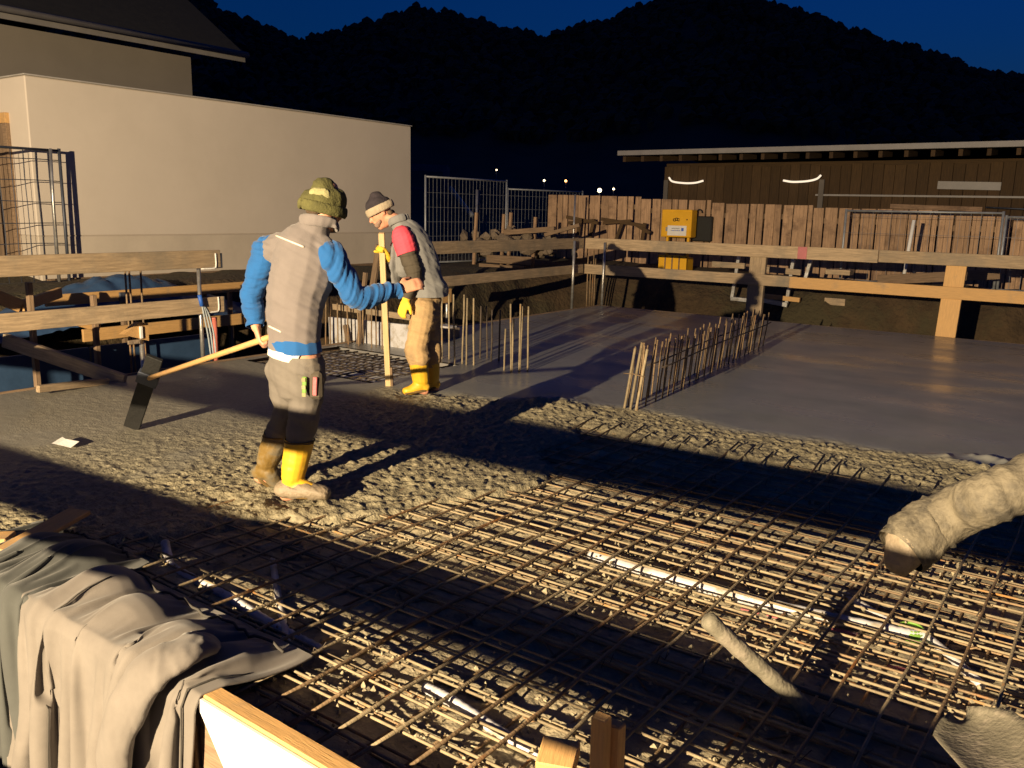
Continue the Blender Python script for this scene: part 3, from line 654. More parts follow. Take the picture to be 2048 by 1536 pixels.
# ================================================================== WORKING SPACE BESIDE THE SLAB (left)
def shoring():
    X = -10.0
    t = thing('shoring_boards', 'two orange brown boards on stakes between the slab and the plastered building', 'boards', (X, 6.2, -0.5))
    board('shoring_board', (X, 4.8, 0.49), (X, 7.9, 0.505), 0.13, 0.04, 'fresh_wood', t); board('shoring_board', (X, 5.2, 0.05), (X, 7.9, 0.06), 0.15, 0.04, 'fresh_wood', t)
    for y in (5.75, 6.9, 7.3): board('stake', (X - 0.05, y, -1.6), (X - 0.05, y, 0.52), 0.06, 0.05, 'old_wood', t, up=(1, 0, 0))
    box('clamp', (X + 0.03, 5.72, 0.47), (0.03, 0.1, 0.13), 'dark_zinc', t)
    def plank(lab, a, b, w, th, m='fresh_wood'):
        tag(board('plank', a, b, w, th, m), lab, 'plank', 'loose planks in the working space')
    plank('short plank angled up at the left edge under the top rail board', gx(-60, 572, -9.0), gx(41, 612, -9.0), 0.13, 0.05)
    plank('plank end turned to the right at the foot of a stake near the left edge', gx(43, 612, -9.0), gx(120, 585, -9.5), 0.11, 0.05)
    plank('long dark plank sloping down to the slab edge at left', gx(8, 680, -8.5), gz(262, 766, 0.0) + Vector((-0.1, 0, 0)), 0.13, 0.05, 'board_wood')
    plank('orange plank end under the lower rail board at left', gx(150, 640, -8.6), gx(198, 655, -8.6), 0.1, 0.05)
    plank('lit plank lying along the slab edge at lower left', gz(75, 778, 0.06), gz(215, 762, 0.02), 0.06, 0.05, 'board_wood')
    for i, (px, pa, pb, x) in enumerate(((57, 565, 785, -8.3), (186, 590, 775, -8.5), (283, 677, 742, -7.9))):
        a, b = gx(px, pa, x), gx(px + 5, pb, x); b = Vector((a.x, a.y, b.z))
        lab = ['wooden stake standing at the left edge behind the rail boards', 'wooden stake standing behind the lower rail board, second from the left edge', 'short steel prop carrying an orange wedge under the lower rail board'][i]
        if i < 2:
            tag(board('stake', (a.x, a.y, b.z - 0.8), a, 0.06, 0.045, 'old_wood', up=(1, 0, 0)), lab, 'stake', 'stakes in the working space')
        else:
            p = thing('steel_prop', lab, 'prop', (b.x, b.y, b.z))
            tube('tube', [(a.x, a.y, b.z - 0.5), (a.x, a.y, a.z)], 0.025, 'steel', p)
            w = [gx(238, 668, x), gx(270, 643, x), gx(287, 645, x), gx(289, 680, x)]
            V = [(q.x, q.y, q.z) for q in w] + [(q.x + 0.08, q.y, q.z) for q in w]
            link('wedge', mesh('wedge', V, [(0, 1, 2, 3), (7, 6, 5, 4), (0, 4, 5, 1), (1, 5, 6, 2), (2, 6, 7, 3), (3, 7, 4, 0)]), 'fresh_wood', p)
            box('clamp', gx(272, 663, x) + Vector((0.09, 0, 0)), (0.02, 0.03, 0.12), 'paper', p); box('clamp', gx(262, 683, x) + Vector((0.05, 0, 0)), (0.03, 0.12, 0.04), 'stone', p)
    for i, (y0, y1) in enumerate(((1.6, 3.2), (3.22, 4.6), (4.62, 6.1))):
        p = thing('form_panel', ['bluish formwork panel low in the dark pit at the left edge', 'bluish formwork panel in the pit below the sloping plank', 'bluish formwork panel in the pit behind the steel prop'][i], 'panel', (-8.75, (y0 + y1) / 2, -1.5), 'formwork panels in the pit')
        board('face', (-8.75, y0, -0.70), (-8.75, y1, -0.70), 1.64, 0.04, 'form_blue', p)
        for s in (0.1, 0.5, 0.9): board('rib', (-8.70, y0 + (y1 - y0) * s, -1.48), (-8.70, y0 + (y1 - y0) * s, -0.22), 0.07, 0.05, 'old_wood', p, up=(0, 1, 0))
    # blue tarpaulin thrown over a heap
    u, v = np.meshgrid(np.linspace(-1, 1, 60), np.linspace(-1, 1, 90))
    r = np.sqrt(u ** 2 + v ** 2); z = 0.45 * np.exp(-(r * 1.5) ** 2) + 0.22 * np.abs(fbm(u * 2.6, v * 6.1, 4)) * (1.1 - 0.5 * r) - 0.25 * np.maximum(r - 0.7, 0)
    c = gx(160, 585, -10.7)
    o = link('tarpaulin', grid_mesh('tarpaulin', u * 0.6, v * 1.9, z), 'tarp', None, Matrix.Translation((c.x, c.y + 0.5, 0.20)))
    tag(o, 'dark blue tarpaulin heaped behind the left rail', 'tarpaulin')
    t = thing('red_pipe', 'red plastic pipe upright at the slab edge left of the blue sleeved worker', 'pipe', (-7.75, 5.44, -0.1))
    a, b = gx(427, 637, -7.72), gx(436, 706, -7.72); tube('pipe', [(a.x, a.y, b.z - 0.15), (a.x + 0.005, a.y, a.z)], 0.032, 'red_pipe', t, 12)
    tube('rim', [(a.x, a.y, a.z - 0.01), (a.x, a.y, a.z + 0.012)], 0.037, 'red_pipe', t, 12)
    t = thing('cable_bundle', 'grey cables tied with blue tape to the left rail post', 'cables', (-7.6, 5.2, 0))
    for k in range(3):
        tube('cable', catmull([gx(402 + 2 * k, 598 + 5 * k, -7.58), gx(408 + 5 * k, 630, -7.58), gx(416 + 6 * k, 670, -7.58), gx(422 + 5 * k, 712, -7.58)], 5), 0.009, 'cable', t, 6)
    tube('tape', [gx(399, 590, -7.56), gx(404, 612, -7.56)], 0.022, 'blue_tape', t)
    for i, px in enumerate((250, 258, 281)):
        a = gx(px, 541, -8.6)
        tag(rod('starter_bar', (a.x, a.y, -0.5), a, 0.011, 'rebar'), ['leftmost', 'middle', 'rightmost'][i] + ' of three thin vertical bars between the left rail boards', 'rebar', 'bars between the left rail boards')
shoring()

def clutter():
    # rubble, timbers and stakes on the far bank behind the middle rail
    t = thing('rubble_heap', 'heap of broken stones on the bank before the wire panels', 'rubble', (-11, 15, 0.5))
    bm = bmesh.new(); bmesh.ops.create_icosphere(bm, subdivisions=1, radius=1)
    for v in bm.verts: v.co *= random.uniform(0.75, 1.2)
    sm = bpy.data.meshes.new('stone'); bm.to_mesh(sm); bm.free(); sm.materials.append(MATS['stone'])
    for i in range(46):
        px = random.uniform(925, 1110); py = 478 + 8 * math.sin(px * 0.06) + random.uniform(-12, 30)
        p = gy(px, py, 14.6 + random.uniform(0, 0.8)); s = random.uniform(0.07, 0.17)
        link('stone', sm, None, t, Matrix.Translation(p) @ Matrix.Rotation(random.uniform(0, 6), 4, (random.random(), 1, 1)) @ Matrix.Diagonal((s * 1.4, s, s * 0.8, 1)))
    for i, (px, pa, pb) in enumerate(((953, 425, 500), (1008, 428, 505), (1022, 425, 505), (1071, 434, 505))):
        a, b = gy(px, pa, 14.8), gy(px - 6, pb, 14.8)
        tag(board('stake', (b.x, b.y, b.z - 0.5), a, 0.06, 0.05, 'fence_wood', up=(1, 0, 0)), ['leftmost', 'second', 'third', 'rightmost'][i] + ' of four wooden stakes in the rubble heap', 'stake', 'stakes in the rubble')
    for i, (a, b, w) in enumerate((((960, 533), (1050, 540), 0.14), ((975, 517), (1065, 522), 0.16), ((1010, 465), (1110, 458), 0.1), ((1090, 470), (1160, 450), 0.07))):
        tag(board('timber', gy(*a, 14.4), gy(*b, 14.6), w, 0.12, 'old_wood'), ['lowest timber lying behind the middle rail', 'timber lying just under the top board of the middle rail', 'timber lying on the rubble heap', 'thin timber leaning from the rubble to the board fence'][i], 'timber', 'timbers on the bank')
    for i, (bars, lab) in enumerate((([((1133, 434), (1196, 446)), ((1136, 446), (1190, 441)), ((1188, 438), (1179, 478)), ((1160, 440), (1156, 470))], 'dark bars standing in for shadows on the left end of the board fence'),
                                  ([((1203, 438), (1292, 452)), ((1206, 446), (1262, 442)), ((1246, 442), (1232, 480)), ((1270, 448), (1300, 466)), ((1290, 446), (1284, 480))], 'dark bars standing in for shadows on the fence left of the yellow box'))):
        t = thing('fence_shadow', lab, 'trestle', gy(bars[0][0][0], 480, 16.7), 'bars standing in for shadows')  # dark bars added in place of the workers' shadows on the fence
        for a, b in bars: board('shadow_bar', gy(*a, 16.75), gy(*b, 16.72), 0.07, 0.05, 'shed_wood', t)
    # aluminium trestle on the bank behind the far rail
    t = thing('aluminium_trestle', 'aluminium trestle on the bank behind the far guard rail', 'trestle', (-5.4, 15.2, 0.2))
    for k, (pa, pb) in enumerate((((1478, 512), (1464, 597)), ((1588, 512), (1573, 608)), ((1622, 520), (1607, 570)))):
        a, b = gy(*pa, 15.1), gy(*pb, 15.1); board('leg', b, a, 0.06, 0.05, 'steel', t, up=(1, 0, 0))
    for (pa, pb, m, w) in (((1462, 597), (1512, 602), 'steel', 0.07), ((1525, 600), (1575, 610), 'steel', 0.08), ((1425, 528), (1490, 532), 'board_wood', 0.1), ((1530, 538), (1602, 545), 'board_wood', 0.1), ((1528, 592), (1600, 600), 'fresh_wood', 0.08)):
        board('rung' if m == 'steel' else 'shelf_board', gy(*pa, 15.08), gy(*pb, 15.08), w, 0.06, m, t)
    t = thing('yellow_box_stack', 'small pale yellow boxes stacked right of the trestle', 'box', (-4.0, 15.3, 0.3))
    for (pa, pb) in (((1652, 538), (1700, 551)), ((1650, 595), (1690, 612))):
        a, b = gy(*pa, 15.2), gy(*pb, 15.2); box('box', ((a.x + b.x) / 2, 15.3, (a.z + b.z) / 2), (b.x - a.x, 0.25, a.z - b.z), 'board_wood', t)
    tag(board('plank', gy(1755, 560, 15.4), gy(2000, 548, 15.6), 0.16, 0.05, 'old_wood'), 'grey plank lying on the bank behind the right timber post', 'plank')
clutter()

# ================================================================== REINFORCEMENT
def mesh_mats():
    U = thing('steel_mesh', 'upper reinforcement mesh with doubled bars in front of the fresh concrete', 'steel mesh', (-1.5, 3.6, -0.03), 'reinforcement mats')
    for k in range(27):
        y = 1.68 + 0.15 * k + random.uniform(-.012, .012)
        xa = -4.35 + random.uniform(-.05, .05)
        for d in ((0, 0.032) if k % 9 != 8 else (0,)):
            rod('bar', (xa, y + d, -0.036 + random.uniform(-.004, .004)), (1.5, y + d + random.uniform(-.03, .03), -0.036), 0.0054, random.choice(('rebar', 'rebar_caked', 'rebar_caked')), U, 6, 0.006, 14)
    for k in range(39):
        x = -4.25 + 0.15 * k + random.uniform(-.012, .012)
        e = 5.72 + random.uniform(-0.03, 0.07)
        p0 = Vector((x, 1.6, -0.022)); p1 = Vector((x + random.uniform(-.04, .04), 5.45, -0.02)); p2 = p1 + Vector((0.0, e - 5.45, random.uniform(0.02, 0.06)))
        pts = [p0.lerp(p1, i / 12) + Vector((0.006 * math.sin(i * 1.3 + k), 0, 0.005 * math.sin(i * 2.1 + k * 2))) for i in range(13)] + [p2]
        tube('bar', pts, 0.0066, random.choice(('rebar', 'rebar', 'rebar_caked')), U, 6)
    for k in range(150):
        x = -4.25 + 0.15 * random.randrange(1, 33); y = 1.68 + 0.15 * random.randrange(1, 26)
        P = [(x - 0.012, y - 0.01, -0.045), (x - 0.004, y - 0.002, -0.012), (x + 0.01, y + 0.012, -0.03), (x + 0.012 + random.uniform(-.01, .03), y + 0.02, random.uniform(-0.01, 0.02))]
        tube('tie_wire', P, 0.0022, 'dark_rebar', U, 4)
    Lw = thing('steel_mesh', 'lower rust coloured reinforcement mesh lying under the upper one', 'steel mesh', (-1.5, 3.6, -0.16), 'reinforcement mats')
    for k in range(27):
        y = 1.74 + 0.15 * k + random.uniform(-.02, .02); rod('bar', (-4.3, y, -0.080), (1.5, y + random.uniform(-.04, .04), -0.080), 0.005, 'rebar', Lw, 6, 0.006, 10)
    for k in range(39):
        x = -4.18 + 0.15 * k + random.uniform(-.02, .02); rod('bar', (x, 1.62, -0.070), (x + random.uniform(-.04, .04), 5.65, -0.070), 0.0055, 'rebar', Lw, 6, 0.006, 10)
    for i, y in enumerate((2.62, 3.67, 4.72)):
        g = thing('lattice_girder', ['nearest', 'middle', 'farthest'][i] + ' zigzag lattice girder between the two mesh layers', 'lattice girder', (-1.5, y, -0.19), 'lattice girders')
        rod('chord', (-4.1, y, -0.058), (1.5, y, -0.058), 0.006, 'rebar', g, 6, 0.003)
        P = []
        for k in range(58): P.append((-4.1 + 0.1 * k, y + (0.05 if (k // 2) % 2 else -0.05) * (k % 2), -0.056 if k % 2 == 0 else -0.09))
        tube('zigzag', P, 0.0045, 'rebar', g, 5)
    # recess mesh
    x0, x1, y0, y1 = PIT
    r = thing('steel_mesh', 'small dark mesh over the pale unfilled recess beside the stooping worker', 'steel mesh', ((x0 + x1) / 2, (y0 + y1) / 2, -0.08), 'reinforcement mats')
    for k in range(11): y = y0 + 0.06 + 0.122 * k; rod('bar', (x0 + .02, y, -0.042), (x1 - .02, y + random.uniform(-.05, .05), -0.042), 0.008, 'dark_rebar', r, 6, 0.006)
    for k in range(14): x = x0 + 0.06 + 0.132 * k; rod('bar', (x, y0 + .02, -0.028), (x + random.uniform(-.05, .05), y1 - .02, -0.028), 0.008, 'dark_rebar', r, 6, 0.006)
mesh_mats()

def starters():
    # row of starter bars rising out of the finished slab
    t = thing('starter_cage', 'long row of tied starter bars standing in the finished slab', 'rebar cage', (-3.55, 8.4, 0))
    a, b = Vector((-3.30, 6.33, 0)), Vector((-3.80, 10.6, 0)); n = 28
    for i in range(n):
        s = i / (n - 1); p = a.lerp(b, s ** 0.97)
        for j, off in enumerate((-0.06, 0.07)):
            h = 0.50 - 0.05 * s + random.uniform(-0.03, 0.05); lean = Vector((0.05 + random.uniform(-.012, .012), random.uniform(-.012, .015), 0))
            q = p + Vector((off, random.uniform(-.05, .05), -0.1))
            rod('bar', q, q + lean + Vector((0, 0, h + 0.1)), 0.0075, 'rebar', t, 6, 0.004, 3)
    for z, off in ((0.33, -0.055), (0.33, 0.09)): rod('tie_bar', a + Vector((off + 0.05, 0.25, z)), b + Vector((off + 0.05, 0.05, z - 0.03)), 0.007, 'dark_rebar', t, 6, 0.008, 16)
    for j, (dx_, h) in enumerate(((-0.06, 0.52), (0.0, 0.57), (0.05, 0.52))):
        q = a + Vector((dx_, -0.05, -0.1)); rod('bar', q, q + Vector((0.09, 0, h + 0.1)), 0.012, 'rebar_caked', t, 6, 0.002, 3)
    P = [gz(1268, 735, 0.3) + Vector((k * 0.05, 0.1 * (k % 2), 0)) for k in range(4)]
    tube('tie_wire', [a + Vector((-0.05, -0.08, 0.3)), a + Vector((0.05, -0.1, 0.31)), a + Vector((0.14, -0.06, 0.29))], 0.004, 'rebar', t, 5)
    # pairs standing behind the stooping worker
    labs = ['pair of starter bars touching the stooping worker\'s boot from behind', 'second pair of starter bars right of the stooping worker', 'third pair of starter bars right of the stooping worker', 'fourth pair of starter bars right of the stooping worker',
            'dark pair of starter bars, left of the two dark ones', 'dark pair of starter bars, right of the two dark ones', 'short and leaning pair of starter bars, left of the last three', 'tall middle pair of the last three pairs of starter bars', 'last pair of starter bars nearest the slab middle']
    data = [(866, 716, 610), (891, 718, 588), (917, 727, 589), (940, 730, 596), (967, 716, 612), (990, 722, 620), (1015, 741, 637), (1030, 745, 608), (1047, 742, 613)]
    for i, (px, pb, pt) in enumerate(data):
        p = gz(px, pb)
        lo_, hi_ = 0.0, 1.5
        for _ in range(30):
            m_ = (lo_ + hi_) / 2; d = Vector((p.x, p.y, m_)) - Vector(CC); c = CAM_M.to_3x3().transposed() @ d
            if 768 - FPX * c.y / -c.z > pt: lo_ = m_
            else: hi_ = m_
        t = thing('starter_hairpin', labs[i], 'rebar', (p.x, p.y, 0), 'pairs of starter bars')
        dd = Vector((0.035, 0.02, 0))
        mm = 'dark_rebar' if i in (4, 5) else 'rebar_caked'
        for k, sgn in enumerate((-1, 1)):
            q = p + dd * sgn; top = q + Vector((random.uniform(-.02, .02), random.uniform(-.02, .02), lo_ * (1 if k or i != 6 else 0.8)))
            rod('leg', q - Vector((0, 0, 0.1)), top, 0.0095, mm, t, 6, 0.003, 4)
    xs_ = [652, 662, 676, 684, 697, 704, 718, 726, 744, 752, 764]
    for i, px in enumerate(xs_):
        p = gy(px, 690, 7.12 + 0.1 * (i % 2)); h = gy(px, 590 + 8 * (i % 3), 7.12).z
        tag(rod('starter_bar', (p.x, p.y, -0.12), (p.x + random.uniform(-.02, .02), p.y, h), 0.0095, 'rebar', None, 6, 0.003, 4), ['first', 'second', 'third', 'fourth', 'fifth', 'sixth', 'seventh', 'eighth', 'ninth', 'tenth', 'eleventh'][i] + ' thin starter bar from the left in the row before the pale upstand panel', 'rebar', 'starter bars before the upstand panel')
    for i, px in enumerate((1173, 1179, 1184, 1188)):
        p = gz(px, 604, 0.0); p = Vector((p.x * 0.99, p.y * 0.99, 0))
        tag(rod('starter_bar', (p.x, p.y, -0.1), (p.x, p.y, [0.85, 0.75, 0.95, 0.8][i]), 0.012, 'rebar', None, 6, 0.003, 4), ['first', 'second', 'third', 'fourth', 'fifth', 'sixth', 'seventh', 'eighth', 'ninth', 'tenth', 'eleventh'][i] + ' thin starter bar from the left in the bundle at the far corner', 'rebar', 'starter bars at the far corner')
    # pale upstand with its struts
    t = thing('upstand_panel', 'pale grey upstand panel behind the recess left of the stooping worker', 'panel', (-7.2, 7.3, 0))
    board('face', (-8.1, 7.34, 0.09), (-6.55, 7.34, 0.12), 0.34, 0.04, 'conduit', t)
    for (pa, pb) in (((731, 545), (716, 702)), ((690, 650), (700, 702))): board('strut', gy(*pb, 7.22), gy(*pa, 7.26), 0.05, 0.04, 'old_wood', t, up=(1, 0, 0))
    board('rail', (-8.0, 7.3, 0.4), (-6.6, 7.3, 0.38), 0.07, 0.04, 'board_wood', t)
    tag(board('batten', gy(728, 690, 8.3), gy(758, 490, 8.3), 0.09, 0.04, 'old_wood', up=(1, 0, 0)), 'dark batten leaning behind the stooping worker\'s pole', 'batten')
    t = thing('edge_block', 'pale concrete block on the slab edge behind the stooping worker', 'block', (-7.2, 8.3, 0))
    p = gz(880, 672); box('block', (p.x, p.y, 0.06), (0.5, 0.2, 0.13), 'stone', t); box('lip', (p.x, p.y, 0.135), (0.44, 0.15, 0.025), 'conduit', t)
starters()

def services():
    def pipe(lab, P, r=0.02, z=-0.1, m='conduit', rib=True):
        pts = catmull([gz(px, py, zz) for px, py, zz in P], 14)
        rad = [r * (1.06 if i % 2 else 0.94) for i in range(len(pts))] if rib else r
        tag(tube('conduit', pts, rad, m, None, 10), lab, 'conduit', 'conduits in the mesh')
    pipe('white conduit winding beside the beige jacket', [(330, 1084, -0.01), (336, 1112, -0.05), (350, 1138, -0.062), (450, 1190, -0.064), (545, 1250, -0.068), (640, 1300, -0.08)], 0.021)
    pipe('white speckled conduit crossing the mesh beside the jacket', [(545, 1120, -0.06), (556, 1190, -0.06), (570, 1262, -0.06), (574, 1297, -0.065)], 0.016)
    pipe('long white conduit running through the right half of the mesh', [(1180, 1110, -0.08), (1290, 1143, -0.066), (1500, 1200, -0.063), (1770, 1260, -0.063), (1850, 1275, -0.07)], 0.026)
    pipe('short white conduit leading to the green junction cap', [(1690, 1190, -0.08), (1735, 1218, -0.065), (1795, 1255, -0.06)], 0.018)
    pipe('white conduit leaving the green junction cap to the right', [(1855, 1275, -0.065), (1900, 1312, -0.06), (1965, 1372, -0.065)], 0.018)
    pipe('white conduit at the bottom edge under the mesh', [(850, 1375, -0.07), (900, 1400, -0.06), (1000, 1465, -0.06), (1080, 1515, -0.07)], 0.02)
    t = thing('junction_cap', 'green plastic junction cap in the mesh at right', 'cap', gz(1822, 1262, -0.1))
    c = gz(1822, 1256, -0.05); tube('cap', [c - Vector((0, 0, 0.055)), c - Vector((0, 0, 0.004)), c], [0.062, 0.062, 0.052], 'green_plastic', t, 20)
    tube('rim', [c + Vector((0.045 * math.cos(q), 0.045 * math.sin(q), 0.003)) for q in np.linspace(0, 6.28, 21)], 0.005, 'green_plastic', t, 6)
    for i in range(5):
        px, py = ((1430, 1175), (1500, 1225), (1690, 1268), (1545, 1235), (1790, 1340), (1860, 1350), (1905, 1345), (1640, 1250), (1700, 1272))[i]
        p = gz(px, py, -0.09); tag(box('spacer', p, (0.05 + 0.03 * (i % 3), 0.025, 0.025), 'pink_plastic', None, 0.15), ['pink spacer lying left of the long white conduit in the mesh', 'pink spacer halfway along the long white conduit', 'pink spacer just left of the green junction cap', 'pink spacer touching the middle of the long white conduit', 'pink spacer below the green junction cap'][i], 'spacer', 'pink spacers')
    # stub of pipe standing out of the mesh
    P = catmull([gz(1650, 1490, -0.14), gz(1600, 1408, -0.02), gz(1540, 1352, 0.09), gz(1470, 1290, 0.20), gz(1416, 1240, 0.29)], 8)
    t = thing('pipe_stub', 'concrete smeared pipe stub leaning up out of the mesh', 'pipe', gz(1650, 1490, -0.14))
    k = len(P); rad = [0.030 + 0.0015 * math.sin(i * 1.7) for i in range(k)]
    P.append(P[-1] + (P[-1] - P[-2]).normalized() * 0.012); rad[-1] = 0.030; rad.append(0.018)
    tube('pipe', P, rad, 'caked_pipe', t, 14)
    # delivery hose swinging in from the right
    t = thing('delivery_hose', 'thick caked concrete delivery hose reaching in at the right edge', 'hose', (0.3, 3.9, 0.2))
    H = catmull([gz(1806, 1098, 0.64), gz(1850, 1062, 0.69), gz(1930, 1015, 0.77), gz(2050, 965, 0.88), (0.45, 3.5, 1.25), (1.2, 4.3, 2.2)], 24)
    k = len(H); BL['fn']('rubber_hose', [(H, [0.078 - 0.006 * i / k + 0.0055 * math.sin(i * 2.094) for i in range(k)], UP)], 'hose', t, 0.0085, 0, 0.006, (1, 0, 1), (9, 9), 3, [(H[0], (H[0] - H[5]).normalized())])
    d = (H[0] - H[5]).normalized(); BL['fn']('end_collar', [([H[0] - d * 0.13, H[0] - d * 0.02], [0.087, 0.087], UP)], 'hose', t, 0.010, 1, 0.02, (1, 0, 1), (20, 20), 5, [(H[0] + d * 0.01, d)])
    BL['fn']('concrete_plug', [([H[0] - d * 0.06, H[0] - d * 0.005, H[0] + d * 0.02 - UP * 0.02], [0.072, 0.072, 0.05], UP)], 'boot_mud', t, 0.009, 1, 0.03, (1, 0.4, 0.3), (20, 22), 9)
    # caked shovel at the lower right corner
    t = thing('shovel', 'caked shovel blade poking in at the lower right corner', 'shovel', gz(1990, 1480, 0.2))
    u, v = np.meshgrid(np.linspace(-1, 1, 13), np.linspace(0, 1, 15))
    A = gz(1925, 1440, 0.14); B = gz(2090, 1600, 0.26); ax = (B - A); up = Vector((0.15, -0.75, 0.65)).normalized(); sd = ax.cross(up).normalized(); up = sd.cross(ax).normalized()
    wv = 0.115 * np.sqrt(np.clip(v / 0.22, 0.05, 1)); lift = 0.035 * u ** 2
    X_ = A.x + ax.x * v + sd.x * u * wv + up.x * lift; Y_ = A.y + ax.y * v + sd.y * u * wv + up.y * lift; Z_ = A.z + ax.z * v + sd.z * u * wv + up.z * lift
    bl = link('blade', grid_mesh('blade', X_, Y_, Z_), 'caked_pipe', t); sm_ = bl.modifiers.new('s', 'SOLIDIFY'); sm_.thickness = 0.004
    tube('handle', [B - ax * 0.08 + up * 0.01, B + ax * 3 + Vector((0, 0, 0.5))], 0.018, 'board_wood', t)

# ================================================================== FOREGROUND
def crumbs():
    r = np.random.default_rng(21); V = []; F = []
    base = [(1, 0, 0), (-1, 0, 0), (0, 1, 0), (0, -1, 0), (0, 0, 1), (0, 0, -1)]; fc_ = [(0, 2, 4), (2, 1, 4), (1, 3, 4), (3, 0, 4), (2, 0, 5), (1, 2, 5), (3, 1, 5), (0, 3, 5)]
    n = 9000; X = r.uniform(-4.2, 0.6, n); Y = r.uniform(1.6, 5.6, n); dens = fbm(X * 2.2 + 9, Y * 2.2, 3) + 0.25 * sstep(2.6, 1.8, Y) + 0.25 * sstep(1.0, 0.1, np.abs(mfield(X, Y)))
    on_bar = r.random(n) < 0.4
    for i in range(n):
        if dens[i] < r.uniform(-0.15, 0.25): continue
        y = Y[i]; z = -0.08 + r.uniform(0, 0.03)
        if on_bar[i]: y = 1.68 + 0.15 * round((y - 1.68) / 0.15) + r.uniform(-0.012, 0.045); z = -0.034 + r.uniform(-0.012, 0.008)
        q = r.uniform(0.004, 0.011) * (1.5 if r.random() < 0.12 else 1) * (0.75 if on_bar[i] else 1.3); b = len(V)
        sc_ = r.uniform(0.6, 1.4, 3); an = r.uniform(0, 6.28); c, s_ = math.cos(an), math.sin(an)
        for p in base:
            a_ = [p[k] * q * sc_[k] * r.uniform(0.7, 1.2) for k in range(3)]; V.append((X[i] + c * a_[0] - s_ * a_[1], y + s_ * a_[0] + c * a_[1], z + a_[2]))
        F += [tuple(b + k for k in f) for f in fc_]
    o = link('concrete_crumbs', mesh('concrete_crumbs', V, F), 'deck'); tag(o, 'crumbs of spilt concrete on and under the mesh', 'concrete', kind='stuff')
crumbs()
def foreground():
    t = thing('edge_form', 'white faced edge formwork with timber top at the bottom edge', 'formwork', (-2.2, 1.46, -0.3))
    xa = gz(428, 1362, 0.03).x
    board('timber_top', (xa, 1.530, 0.0), (-0.75, 1.500, -0.005), 0.06, 0.066, 'fresh_wood', t)
    q = gy(490, 1536, 1.47); w = [Vector((xa + 0.004, 1.484, 0.020)), Vector((q.x + 0.12, 1.482, q.z - 0.4)), Vector((-0.75, 1.452, -0.6)), Vector((-0.75, 1.452, 0.015))]
    V = [tuple(p) for p in w] + [(p.x, p.y + 0.010, p.z) for p in w]
    link('white_face', mesh('white_face', V, [(0, 1, 2, 3), (7, 6, 5, 4), (0, 4, 5, 1), (1, 5, 6, 2), (2, 6, 7, 3), (3, 7, 4, 0)]), 'white_panel', t)
    board('backing', (xa, 1.515, -0.30), (-0.75, 1.485, -0.30), 0.5, 0.022, 'old_wood', t)
    t = thing('edge_form', 'stained plywood edge formwork under the jackets at lower left', 'formwork', (-3.4, 1.5, -0.3))
    board('plywood_face', (-5.2, 1.515, -0.28), (xa - 0.01, 1.505, -0.28), 0.56, 0.03, 'stained_ply', t); board('timber_top', (-5.2, 1.54, -0.028), (xa - 0.015, 1.53, -0.026), 0.06, 0.06, 'old_wood', t)
    tag(board('plank', gz(10, 1105, 0.05), gz(160, 1022, 0.085), 0.022, 0.13, 'fresh_wood'), 'lit plank end sticking out behind the dark jacket', 'plank')
    tag(board('plank', gz(-120, 1080, 0.05), gz(22, 1074, 0.06), 0.022, 0.11, 'fresh_wood'), 'yellow plank corner at the left edge beside the dark jacket', 'plank')
    tag(board('timber_block', gz(1108, 1545, 0.04), gz(1124, 1488, 0.06), 0.05, 0.11, 'fresh_wood'), 'sawn timber end at the bottom edge in front of the mesh', 'timber')
    for i, (px, py, z) in enumerate(((1203, 1432, 0.26), (1232, 1446, 0.22))):
        p = gz(px, py, z); tag(board('stake', (p.x + 0.01, p.y - 0.01, -0.2), p, 0.045, 0.04, 'fresh_wood', up=(1, 0, 0)), ['taller left stake of the pair at the bottom edge', 'shorter right stake of the pair at the bottom edge'][i], 'stake', 'stakes at the bottom edge')
    # crumpled scrap on the slab
    p = gz(132, 892); V = [(-.09, -.05, .012), (.02, -.07, .03), (.1, -.02, .01), (.08, .05, .035), (-.02, .06, .012), (-.1, .03, .04), (0, 0, .05)]
    o = link('paper_scrap', mesh('paper_scrap', V, [(0, 1, 6), (1, 2, 6), (2, 3, 6), (3, 4, 6), (4, 5, 6), (5, 0, 6)]), 'paper', None, Matrix.Translation(p)); tag(o, 'crumpled white paper scrap on the concrete at left', 'paper')
foreground()

